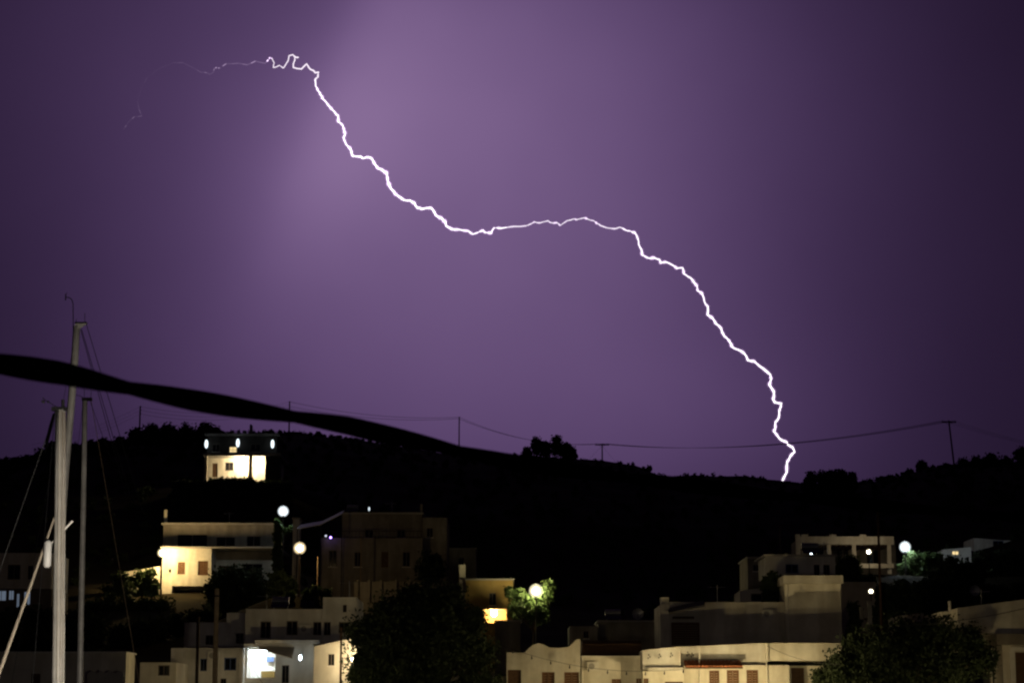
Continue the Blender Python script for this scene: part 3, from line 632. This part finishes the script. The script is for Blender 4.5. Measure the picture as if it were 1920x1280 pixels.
tree('lamplit_tree', 'pale green tree lit from above by the white street lamp at right', 239.6,
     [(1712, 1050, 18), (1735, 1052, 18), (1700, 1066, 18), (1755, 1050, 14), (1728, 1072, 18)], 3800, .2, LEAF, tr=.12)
tree('slope_tree', 'dark tree right of the white street lamp', 228, [(1780, 1062, 22), (1810, 1068, 22), (1760, 1078, 20), (1835, 1062, 18)], 3500, .2, LEAF_SHADED, tr=.14, dense=True)
tree('roof_bush', 'dark potted shrub on the terrace beside the roof room', 149.5, [(1448, 1080, 11), (1460, 1086, 9), (1437, 1088, 9)], 900, .12, LEAF_SHADED, 'bush', tr=.04)
for k_, (x0, l) in enumerate(((362, 'dark bushes added left of the foot of the hillside house'), (432, 'dark bushes hiding the foot of the hillside house'), (505, 'dark bushes added right of the foot of the hillside house'))):  # bush before the porch, with rows added sideways to keep lamplight off the slope
    tree('porch_bush', l, 321.5, [(x0 + dx, 903 + (dx % 3) + (6 if x0 != 432 else 0), 10.5) for dx in (-32, -18, -5, 9, 22, 35)], 2200, .26, LEAF_SHADED, 'bush', tr=.08)
tree('slope_bush', 'leafy bush at the foot of the warm middle street lamp', 203, [(575, 1112, 10), (592, 1108, 12), (545, 1115, 10), (612, 1112, 10)], 1400, .18, LEAF, 'bush', tr=.05)
tree('lamp_vine', 'green climbing plant left below the white street lamp', 235, [(518, 975, 5), (524, 988, 6), (535, 995, 7), (546, 990, 6)], 500, .16, LEAF, 'plant', tr=.03)
tree('slope_tree', 'black leafy mass under the pale garden wall', 236, [(170, 1140, 24), (205, 1135, 24), (240, 1138, 24), (275, 1135, 22), (305, 1140, 22)], 3600, .24, LEAF_SHADED, dense=True)
tree('slope_tree', 'black leafy mass left of the white block', 205, [(260, 1185, 26), (295, 1178, 26), (330, 1172, 24), (225, 1190, 24), (365, 1160, 20), (395, 1150, 20)], 4200, .22, LEAF_SHADED, dense=True)
tree('slope_tree', 'black leafy mass behind the masts above the quayside store', 190, [(20, 1165, 28), (60, 1160, 28), (100, 1165, 28), (140, 1168, 28), (180, 1172, 26)], 4200, .22, LEAF_SHADED, dense=True)
tree('slope_tree', 'black tree in front of the bluish-white house', 238, [(1840, 1050, 18), (1868, 1048, 18), (1895, 1046, 18), (1915, 1050, 16)], 3000, .22, LEAF_SHADED, dense=True)
tree('slope_tree', 'black tree in front of the faint dish roof', 215, [(1850, 1110, 18), (1880, 1112, 20), (1910, 1110, 20), (1770, 1105, 20), (1800, 1100, 20), (1740, 1100, 18)], 3600, .22, LEAF_SHADED, dense=True)
tree('slope_tree', 'black bushy tree under the pillared terrace', 207, [(1660, 1110, 18), (1690, 1105, 20), (1715, 1110, 20), (1600, 1140, 14)], 3000, .22, LEAF_SHADED, dense=True)
# skyline trees
def R_(name, label, x, y, r, Y, **k):
    lob = [(x, y + r * .15, r), (x - r * .55, y + r * .55, r * .75), (x + r * .6, y + r * .5, r * .75), (x - r * .1, y + r, r * .8)]
    return tree(name, label, Y, lob, k.pop('n', 1800), k.pop('s', .36), LEAF_SHADED, group='trees on the skyline', **k)
for i, (x, y, r) in enumerate(((255, 812, 14), (283, 806, 18), (315, 806, 18), (350, 808, 20), (385, 806, 20), (405, 810, 15))):
    R_('skyline_tree', ('first', 'second', 'third', 'fourth', 'fifth', 'sixth')[i] + ' from the left of the dense dark trees above the hillside house', x, y, r, 455)
for x, y, r, l in ((225, 828, 12, 'low dark tree just left of the dense skyline trees'), (195, 830, 13, 'dark skyline tree behind the thin yacht stays'), (170, 834, 12, 'dark skyline tree behind the shorter thin mast'),
                   (80, 850, 14, 'dark skyline tree left of the tall masts'), (50, 862, 12, 'dark skyline tree near the left edge, beside the masts'), (15, 868, 13, 'dark skyline tree at the left edge'), (100, 838, 14, 'dark skyline tree directly behind the tall masts')):
    R_('skyline_tree', l, x, y, r, 440)
for i, (x, y, r) in enumerate(((1006, 827, 9), (1022, 836, 10), (1044, 825, 10.5), (1061, 838, 10), (1072, 845, 8.5), (988, 846, 9))):
    l = ['tall pine left in the ridge clump', 'shorter pine second in the ridge clump', 'tallest pine in the middle of the ridge clump', 'pine right of the middle in the ridge clump', 'rightmost small pine of the ridge clump', 'low leftmost pine of the ridge clump'][i]
    tree('pine_tree', l, 560, [(x, y, r), (x - r * .4, y + r * 1.0, r * .95), (x + r * .5, y + r * 1.1, r * .9)] + ([(x, y + r * 2, r)] if i in (0, 2, 3) else []), 1500, .38, LEAF_SHADED, group='trees on the skyline')
tree('ridge_bush', 'wide flat-topped bush on the ridge right of the lightning strike', 440, [(1522, 895, 12), (1540, 893, 13), (1560, 892, 13), (1580, 893, 13), (1596, 896, 12), (1515, 903, 9), (1560, 902, 14)], 4200, .32, LEAF_SHADED, 'bush', group='trees on the skyline')
for x, y, r, l in ((1728, 868, 8, 'little spiky tree on the right ridge'), (1705, 885, 8, 'low scrub left of the little spiky tree'), (1775, 874, 7, 'low bush left of the crossarm pole'), (1806, 868, 13, 'dark tree just right of the crossarm pole'), (1832, 864, 13, 'dark rounded tree on the right ridge'),
                   (1858, 860, 14, 'tall dark tree on the right ridge'), (1885, 866, 14, 'dark tree near the right edge of the ridge'), (1916, 846, 13, 'dark tree cut by the right edge'), (1217, 876, 4.5, 'small round bush where the ridge drops'), (508, 808, 4, 'small bush above the hillside house'), (597, 812, 4, 'small bush on the ridge just right of the pole behind the cable')):
    R_('ridge_tree', l, x, y, r, float(ridgeY(ray(x, y)[0])) - 3, n=1500 if r > 6 else 500, s=.32)
# low scrub over the whole hillside
def scrub():
    r = np.random.default_rng(5); V = []
    for i in range(1500):
        a = r.uniform(-.3, .3); Y = r.uniform(260, float(ridgeY(a))); x = a * Y; z = height(x, Y); R = r.uniform(.4, 1.1)
        V.append(leaves([((x, Y, z + R * (.3 if Y < ridgeY(a) - 25 else -.3)), R)], 46, .3, int(1000 + i)))
    for i in range(500):
        a = r.uniform(-.26, .26)
        if -.03 < a < .15 and i % 8: continue
        Y = float(ridgeY(a)) + r.uniform(-4, 1); x = a * Y; z = height(x, Y); R = r.uniform(.3, .8)
        V.append(leaves([((x, Y, z + R * .2), R)], 40, .26, int(9000 + i)))
    return np.concatenate(V)
o = leafmesh('hillside_scrub', scrub(), LEAF_SHADED, None); o['kind'] = 'stuff'; tag(o, 'low dark scrub covering the hillside and its ridge', 'scrub')

# ------------------------------------------------------------------ poles and wires
def upole(px, yt, yb, Y, label, arm=0, m=WOOD, w=.2, lean=0, name='utility_pole', stays=False):
    A = P(px, yt, Y); g = min(P(px, yb, Y).z, height(A.x, Y)) - .5
    t = thing(name, label, 'pole', (A.x, Y, g + .5), 'utility poles')
    MB().tube([(A.x + lean, Y, g), (A.x, Y, A.z)], [w, w * .75], 8).build('shaft', m, t)
    if arm:
        MB().box((A.x - arm, Y - .09, A.z - .36), (A.x + arm, Y + .09, A.z - .1)).build('crossarm', m, t)
        for k in (-1, 0, 1):
            x = A.x + k * arm * .88
            MB().tube([(x, Y, A.z - .1), (x, Y, A.z + .12), (x, Y, A.z + .2)], [.05, .07, .03], 6).build('insulator', IRON, t)
        for k in (-1, 1): MB().tube([(A.x + k * arm * .6, Y - .08, A.z - .22), (A.x, Y - .12, A.z - .9)], .025, 4).build('brace', IRON, t)
    else:
        for k in range(3):
            MB().tube([(A.x, Y, A.z - .25 - k * .75), (A.x + .22, Y, A.z - .22 - k * .75), (A.x + .22, Y, A.z - .02 - k * .75)], .05, 5).build('insulator', IRON, t)
    if stays:
        for k in (-1, 1): MB().tube([(A.x + k * .1, Y, A.z - .6), (A.x + k * 4.2, Y, height(A.x + k * 4.2, Y) - .2)], .02, 4).build('stay_wire', IRON, t)
    return A
def wire(A, B, sag, label, r=.035, n=24, m=IRON, name='power_wire', group='power wires', cat='wire'):
    pts = []
    for i in range(n + 1):
        f = i / n; p = Vector(A).lerp(Vector(B), f); p.z -= sag * 4 * f * (1 - f); pts.append(p)
    o = MB().tube(pts, r, 5).build(name, m, origin=pts[0]); tag(o, label, cat, group); return o
p1 = upole(263, 761, 812, 455, 'slim power pole rising from the dense skyline trees')
p2 = upole(543, 752, 815, 545, 'slim power pole behind the thick black cable')
p3 = upole(861, 781, 852, 585, 'power pole on the ridge where the black cable fades')
p4 = upole(1129, 832, 866, 575, 'short power pole with a crossarm and guy wires on the ridge', arm=1.9, stays=True)
p5 = upole(1779, 789, 880, 436, 'leaning power pole with a wide crossarm on the right ridge', arm=1.5, lean=.9)
upole(470, 795, 812, 470, 'stub pole above the hillside house', w=.2)
for k, (dz, nm) in enumerate(((-.1, 'top'), (-.9, 'middle'), (-1.7, 'lowest'))):
    d = Vector((0, 0, dz))
    wire(p1 + d, p2 + d, 2.2, nm + ' thin wire between the two left power poles', .028)
    wire(P(60, 832, 440) + d, p1 + d, 1.0, nm + ' faint wire from the leftmost power pole down behind the masts', .018)
for k, (dz, nm) in enumerate(((-.1, 'upper'), (-1.3, 'lower'))):
    d = Vector((0, 0, dz)); wire(p2 + d, p3 + Vector((0, 0, -.1 - k * .4)), 1.6, nm + ' wire from the pole behind the cable to the ridge pole', .045)
    wire(p3 + Vector((0, 0, -.1 - k * .5)), p4 + Vector((-1.3 + k * 2.6, 0, .05)), 2.5, nm + ' wire descending from the ridge pole past the pines', .045)
for k, nm in ((-1, 'left'), (0, 'centre'), (1, 'right')):
    wire(p4 + Vector((k * 1.3, 0, .1)), p5 + Vector((k * 1.1, 0, .1)), 3.0, nm + ' long wire passing before the lightning to the leaning pole', .042)
    wire(p5 + Vector((k * 1.1, 0, .1)), P(2060, 850, 400) + Vector((k, 0, 0)), 1.0, nm + ' wire leaving the leaning pole to the right', .018)
# town poles
def tpole(px, yt, Y, label, w, m):
    A = P(px, yt, Y); g = height(A.x, Y); t = thing('timber_pole', label, 'pole', (A.x, Y, g), 'poles in the town')
    MB().tube([(A.x, Y, g - .4), (A.x, Y, A.z - .03), (A.x, Y, A.z)], [w * 1.15, w, w * .8], 10).build('shaft', m, t)
    MB().tube([(A.x, Y, A.z - .35), (A.x, Y, A.z - .28)], w * 1.12, 10).build('band', IRON, t); return A
q1 = tpole(407, 1103, 92, 'pale timber pole standing before the white block', .1, mat('pale_pole', (.50, .36, .18), .8, .25, 4))
q2 = tpole(372, 1155, 118, 'dark thin pole left of the pale timber pole', .09, WOOD)
tpole(640, 1175, 139, 'dark pole before the bright wall at the big tree', .07, WOOD)
tpole(672, 1222, 140, 'pale short pole at the left side of the big tree', .06, GALV)
tpole(596, 1043, 206, 'thin warm-lit pole right of the middle street lamp', .06, POLEW)
q3 = tpole(1646, 958, 205, 'dark pole before the pillared terrace', .12, WOOD)
tpole(1462, 985, 224, 'faint thin pole left of the pillared terrace', .05, WOOD)
tpole(677, 1000, 221, 'thin faint pole before the long dim block', .05, POLEW)
wire(P(1690, 1172, 133), P(1960, 1130, 133), .25, 'black service cable crossing the right dark tree', .02, group='service cables', name='service_cable', cat='cable')
wire(P(1575, 1245, 133), P(1438, 1210, 139.9), .3, 'thin cable drooping from the bright house to the right tree', .012, group='service cables', name='service_cable', cat='cable')
wire(q3, P(2000, 1012, 205), 1.0, 'faint wire from the dark pole towards the right edge', .015, group='service cables', name='service_cable', cat='cable')
wire(P(440, 1185, 120), P(500, 1290, 120), .2, 'thin dark line slanting before the white block', .012, group='service cables', name='service_cable', cat='cable')
# festoon before the taverna
t = thing('festoon', 'sagging string of small unlit bulbs along the taverna front', 'string lights', P(1060, 1250, 137))
A, B = P(935, 1207, 137), P(1290, 1252, 137); pts = []
for i in range(41):
    f = i / 40; p = A.lerp(B, f); p.z -= .75 * 4 * f * (1 - f); pts.append(p)
MB().tube(pts, .012, 5).build('cord', IRON, t)
for i in range(3, 40, 4):
    p = pts[i]; MB().tube([p, p - Vector((0, 0, .1)), p - Vector((0, 0, .18)), p - Vector((0, 0, .26))], [.015, .03, .055, .02], 7).build('bulb', IRON, t)
# dishes
def dish(px, py, Y, r, label, zb):
    c = P(px, py, Y); t = thing('satellite_dish', label, 'dish', (c.x, Y + .3, zb), 'satellite dishes'); vs = []; n = 18
    for k in range(5):
        q = k / 4
        for j in range(n): g = 2 * math.pi * j / n; vs.append((c.x + r * q * math.cos(g), Y + (1 - q * q) * r * .3, c.z + r * q * math.sin(g)))
    MB().add(vs, [(k * n + j, k * n + (j + 1) % n, (k + 1) * n + (j + 1) % n, (k + 1) * n + j) for k in range(4) for j in range(n)]).build('reflector', GALV, t, True)
    MB().tube([(c.x, Y + .25, zb), (c.x, Y + r * .31, c.z)], .04, 6).build('mast', IRON, t); MB().tube([(c.x, Y + .1, c.z - r * .8), (c.x, Y - r * .8, c.z)], .02, 5).build('feed_arm', IRON, t)
dish(1196, 1150, 168, .45, 'round satellite dish on the low unlit roof', P(1196, 1162, 168).z)
dish(1889, 1078, 241, .6, 'satellite dish on the faint bluish roof', P(1889, 1078.5, 241).z)
dish(1828, 1106, 160, .4, 'faint satellite dish above the long house at the right', height(P(1828, 1106, 160).x, 160))

# ------------------------------------------------------------------ yachts
def yacht(label, mast, Y, w, zdeck, heading=1):
    """mast: list of (px, py) centres from top to bottom; the mast runs on down to the deck."""
    pts = [P(x, y, Y) for x, y in mast]; d = (pts[-1] - pts[-2]); d /= -d.z; b = pts[-1] + d * (pts[-1].z - zdeck)
    t = thing('sailing_yacht', label, 'yacht', (b.x, Y, 0), 'moored yachts')
    # hull, bow towards the camera
    vs = []; n = 9
    for k in range(n):
        f = k / (n - 1); yy = Y - 5 + 10 * f; hw = 1.6 * math.sin(math.pi * min(1, .08 + f * .75)) if f < 1 else 1.0; sh = zdeck - .1 + .35 * (1 - f) ** 2
        for u, z in ((-1, sh), (-.85, .3), (-.4, -.4), (0, -.6), (.4, -.4), (.85, .3), (1, sh)): vs.append((b.x + u * hw * .95, yy, z))
    MB().add(vs, [(k * 7 + j, k * 7 + j + 1, k * 7 + j + 8, k * 7 + j + 7) for k in range(n - 1) for j in range(6)] + [(k * 7, k * 7 + 7, k * 7 + 13, k * 7 + 6) for k in range(n - 1)] + [(0, 6, 5, 4, 3, 2, 1), tuple(range(56, 63))]).build('hull', mat('white_gelcoat', (.75, .75, .74), .3, .05, 2), t, True)
    MB().box((b.x - .8, Y - 1.5, zdeck - .15), (b.x + .8, Y + 2.2, zdeck + .35)).build('cabin', mat('white_gelcoat', (.75, .75, .74)), t)
    allp = pts + [b]; k = len(allp)
    MB().tube(allp, [w * (.78 + .22 * min(1, i / max(1, k - 2))) for i in range(k)], 14, 1.25).build('mast', ALU, t, True)
    f = Vector((0, 0, 0)); x0 = -w * .5
    tr = MB()
    pp = [p + Vector((-w * .92, -w * .25, 0)) for p in allp]; tr.tube(pp, w * .2, 6).build('sail_track', IRON, t)
    return t, pts, b
def line(t, A, B, r=.008, m=IRON, name='stay', n=5): return MB().tube([A, B], r, n).build(name, m, t)
# nearest mast
t, pts, b = yacht('nearest moored yacht with the thick pale mast at the left', [(114, 768), (113, 900), (111, 1090), (109, 1280)], 38, .09, 1.3)
top = pts[0]; Y = 38
MB().box((top.x - .16, Y - .05, top.z - .02), (top.x + .1, Y + .05, top.z + .05)).build('masthead', IRON, t)
line(t, P(118, 768, Y), P(118, 749, Y), .03, IRON, 'antenna_base', 8); line(t, P(107, 763, Y), P(82, 748, Y), .007, IRON, 'wind_arm')
for k in range(3):
    a = 2.1 * k; c = P(84, 753, Y) + Vector((math.cos(a) * .06, math.sin(a) * .06, 0)); MB().ball(c, .022, 7, 5).build('anemometer_cup', IRON, t)
line(t, P(84, 753, Y), P(80, 744, Y), .006, IRON, 'vane')
line(t, P(105, 768, Y), P(-40, 1180, Y), .008); line(t, P(103, 770, Y), P(60, 1290, Y - 2), .006)
MB().tube([P(101, 775, Y), P(95, 800, Y), P(88, 828, Y), P(84, 850, Y)], [.02, .035, .03, .01], 8).build('furled_flag', RUBBER, t)
MB().tube([P(102.5, 968, Y), P(60, 1090, Y - .6), P(0, 1256, Y - 1.3), P(-60, 1420, Y - 2)], [.016, .024, .03, .034], 10).build('furled_sail', ROPE, t)
line(t, P(104, 1010, Y), P(136, 976, Y), .02, ALU, 'spreader', 8); line(t, P(104, 1010, Y), P(80, 1034, Y), .012, ALU, 'spreader', 8)
rr = P(89, 1038, Y - .35); MB().tube([rr + Vector((0, 0, -.24)), rr + Vector((0, 0, -.2)), rr + Vector((0, 0, .2)), rr + Vector((0, 0, .24))], [.035, .07, .07, .035], 12).build('radar_reflector', mat('white_plastic', (.8, .8, .78), .4, .05, 3), t, True)
for dx, r in ((3.5, .006), (-2, .005), (8, .006)):
    MB().tube([P(114 + dx, 772, Y - .13), P(113 + dx, 900, Y - .13), P(111 + dx, 1090, Y - .13), P(109 + dx, 1290, Y - .13)], r, 5).build('halyard', POLEW if dx > 0 else ROPE, t)
# tall bent mast behind
t, pts, b = yacht('tall yacht whose raked mast rises above the black cable, wind vane on top', [(144.5, 611), (140, 683), (132.5, 772), (122.5, 880), (116, 974), (111, 1100), (107, 1280)], 55, .088, 1.4)
Y = 55; top = pts[0]
MB().add([P(139, 614, Y - .06), P(141, 607, Y - .06), P(162, 603, Y - .06), P(162, 608, Y - .06), P(150, 616, Y - .06), P(139, 614, Y + .06), P(141, 607, Y + .06), P(162, 603, Y + .06), P(162, 608, Y + .06), P(150, 616, Y + .06)],
         [(4, 3, 2, 1, 0), (5, 6, 7, 8, 9)] + [(i, (i + 1) % 5, (i + 1) % 5 + 5, i + 5) for i in range(5)]).build('masthead_crane', ALU, t)
MB().box((P(141, 606, Y).x, Y - .08, P(141, 607, Y).z), (P(163, 606, Y).x, Y + .08, P(141, 604.3, Y).z)).build('crane_plate', IRON, t)
MB().tube([P(137.5, 640, Y), P(137.3, 600, Y), P(137, 570, Y), P(135, 562, Y), P(130, 558, Y), P(123.5, 557, Y)], .012, 7).build('vane_rod', IRON, t)
MB().box((P(122, 560, Y).x, Y - .01, P(122, 563, Y).z), (P(124, 560, Y).x, Y + .01, P(122, 551, Y).z)).build('vane_fin', IRON, t)
line(t, P(124, 552, Y), P(125.5, 548, Y), .006, IRON, 'vane_tip'); line(t, P(159, 604, Y), P(159, 587, Y), .008, IRON, 'antenna'); line(t, P(143, 606, Y), P(143, 598, Y), .008, IRON, 'antenna')
for a, bb in (((162, 608), (268, 960)), ((153, 617), (243, 925)), ((151, 617), (236, 925))): line(t, P(*a, Y), P(*bb, Y + 4), .009)
line(t, P(139, 640, Y), P(20, 1290, Y - 3), .005)
# shorter mast
t, pts, b = yacht('farther yacht with the thin shorter mast right of the tall masts', [(159.5, 750), (157.5, 880), (154, 1050), (149.5, 1280)], 62, .07, 1.3)
Y = 62
MB().box((P(154, 748, Y).x, Y - .07, P(154, 751, Y).z), (P(172.5, 748, Y).x, Y + .07, P(154, 745.5, Y).z)).build('masthead_crane', IRON, t)
line(t, P(158, 746, Y), P(158, 728, Y), .008, IRON, 'antenna'); line(t, P(155, 744, Y), P(141, 739, Y), .008, IRON, 'wind_arm'); line(t, P(170, 746, Y), P(171, 732, Y), .008, IRON, 'antenna')
line(t, P(171, 751, Y), P(262, 1285, Y + 4), .009, POLEW); line(t, P(169, 752, Y), P(215, 880, Y), .007); line(t, P(155, 760, Y), P(95, 1290, Y - 3), .006)

# ------------------------------------------------------------------ thick black cable near the camera
t = thing('overhead_cable', 'thick twisted black cable sagging across the left half, close to the viewer', 'cable', P(300, 745, 3.0))
CP = [(-700, 590), (-350, 632), (-100, 665), (0, 682), (120, 700), (230, 725), (350, 748), (470, 768), (540, 779), (650, 797), (700, 809), (800, 831), (861, 845), (960, 866), (1150, 892), (1400, 922), (1700, 952), (2100, 985)]
xs = np.array([c[0] for c in CP]); ys = np.array([c[1] for c in CP])
for s_ in (0, 1):
    pts = []; rad = []
    for x in np.linspace(-690, 2090, 150):
        Y = 2.9 / (1 - (x + 100) * .00030); c = P(x, float(np.interp(x, xs, ys)), Y)
        ph = (x - 230) / 310 * math.pi + s_ * math.pi
        c = c + Vector((0, math.cos(ph), math.sin(ph))) * .0076; pts.append(c); rad.append(.0104)
    MB().tube(pts, rad, 12).build('strand', RUBBER, t, True)

# ------------------------------------------------------------------ lightning
BOLT = [(591, 149), (592, 162), (596, 170), (601, 178), (604, 184), (611, 191), (616, 198), (622, 205), (628, 211), (634, 217), (634, 228), (643, 236), (645, 243), (647, 250.5), (644, 258), (647, 266), (650.5, 273), (657, 279), (659, 286), (662, 293), (676.5, 294), (682, 297), (691, 295), (698, 299),
 (702, 307), (709, 316), (718, 320), (725, 324), (727, 338), (730, 347), (734, 355), (739, 360), (743, 365), (750, 370), (757, 375), (769, 376), (777, 381), (783, 390), (791, 392), (808, 390), (814.5, 398), (818, 404.5), (829, 410), (835, 416), (837, 424), (848, 430), (861, 430.5), (878, 433), (886, 439), (896, 436), (906, 432), (909.5, 436), (921, 437), (926.5, 427), (939.5, 428), (963, 424.6), (986, 423.5), (997, 419), (1002, 416), (1012, 418), (1028, 414), (1033, 417.5), (1044, 417.5), (1050, 423), (1063, 414), (1076, 410.5), (1081, 412), (1093, 409), (1100, 410), (1113, 414), (1119, 419), (1126, 423), (1137, 427),
 (1152, 429), (1162, 426), (1173, 431.5), (1181, 433), (1190, 436), (1196, 448), (1197.5, 458), (1203, 468.5), (1204, 478), (1214.5, 483.6), (1226, 483), (1237, 487), (1239, 493), (1248, 491), (1261, 497), (1269, 503), (1280, 502), (1282, 513), (1288, 517), (1295, 521), (1301, 529), (1307, 536), (1308, 545), (1316.5, 550.5), (1321, 566), (1327, 574), (1326.5, 590), (1335.6, 596), (1342, 606.5), (1352.5, 616), (1356, 626), (1362, 633), (1368, 640), (1372, 649.5), (1384, 655.5), (1395.5, 662.5), (1402, 675), (1414, 677), (1424, 686), (1436, 695), (1445, 703),
 (1446, 710), (1442.6, 721), (1451, 734), (1451, 744), (1449, 747.6), (1453, 754), (1465, 756), (1464, 762.5), (1461, 771), (1459.7, 784), (1454, 791), (1454, 802), (1451, 808), (1457.5, 816), (1466, 825), (1475, 828.5), (1477, 833), (1486, 838), (1490, 846.7), (1481.5, 855.5), (1476, 865), (1475, 885), (1467, 901), (1458, 930), (1462, 990), (1452, 1060), (1458, 1180), (1455, 1330)]
CURL = [(510, 110), (514, 118), (512.5, 127), (518, 126), (524, 123), (531, 128), (536, 121), (540, 115), (542, 105), (549, 103), (553, 108), (553, 112.5), (550, 120), (550, 127), (557, 129), (565, 130), (570, 125), (575, 120), (579, 127), (583, 131), (588, 133), (591, 137), (597, 136), (596, 145), (591, 149)]
FAINT = [(231, 243), (237, 235), (243, 227), (252, 219), (266, 218), (261, 206), (258, 190), (266, 165), (275.5, 146), (294, 132), (310, 124), (325, 118), (343, 118), (361, 127), (377, 136), (388, 137), (393, 140), (400, 136), (402, 129), (406, 127), (412, 128), (424, 120), (447, 119), (463, 122), (479, 115), (497, 119), (503, 112.5), (506, 108), (510, 110)]
BY = 1500.0
def jag(pts, seed, amp=.9):
    r = random.Random(seed); out = []; dz = 0
    for i, (x, y) in enumerate(pts):
        dz += r.uniform(-14, 14); dz *= .9; out.append(P(x, y, BY + dz))
        if i < len(pts) - 1:
            x2, y2 = pts[i + 1]; m = P((x + x2) / 2 + r.uniform(-amp, amp), (y + y2) / 2 + r.uniform(-amp, amp), BY + dz); out.append(m)
    return out
PX = BY / FPX
t = thing('lightning_bolt', 'jagged white lightning bolt sweeping across the violet sky to the ridge', 'lightning', P(1467, 901, BY))
pb = jag(BOLT, 3)
def width(p):
    x = p.x / PX + 960
    return float(np.interp(x, [540, 591, 700, 840, 930, 1050, 1180, 1215, 1400, 1480], [.75, 1.05, 1.35, 1.3, .95, .62, .85, 1.1, 1.15, 1.3])) * PX
rb = [width(p) * random.uniform(.75, 1.25) for p in pb]
cut = [0] + [next(i for i, p in enumerate(pb) if p.x / PX + 960 > x) for x in (640, 850, 940, 1170, 1330)] + [len(pb) - 1]
for i, q in enumerate((2.2, 3.2, 2.0, 1.25, 1.9, 2.6)):
    a, b = cut[i], cut[i + 1] + 1; MB().tube(pb[a:b], rb[a:b], 8).build('main_channel', emit('bolt_core_%d' % i, (1, .92, 1), q), t)
pc = jag(CURL, 4, .4); MB().tube(pc, [PX * (.75 + .95 * i / len(pc)) for i in range(len(pc))], 7).build('upper_channel', emit('bolt_upper', (1, .88, 1), 1.15), t)
MB().tube(jag([(549, 103), (553, 107), (559, 108)], 5), 1.4 * PX, 7).build('branch', MATS['bolt_upper'], t)
pf = jag(FAINT, 6, .5)
k = len(pf); br = [.030, .045, .008, .012, .03, .05, .06, .085, .12, .26]     # the leader glows unevenly and fades out
for i, q in enumerate(br):
    seg = pf[int(k * i / len(br)):int(k * (i + 1) / len(br)) + 1]; r = (.75 + .05 * i) * PX
    MB().tube(seg, r, 7).build('faint_leader', glow_volume('leader_gas_%d' % i, (.92, .68, 1), q / (2 * r)), t)
# soft halo round the channel, put in as an emitting volume, thickest through its middle
MB().tube(pb, [r * 3.4 for r in rb], 8).build('bolt_halo', glow_volume('halo_glow', (.9, .62, 1), .10 / PX / 4), t)
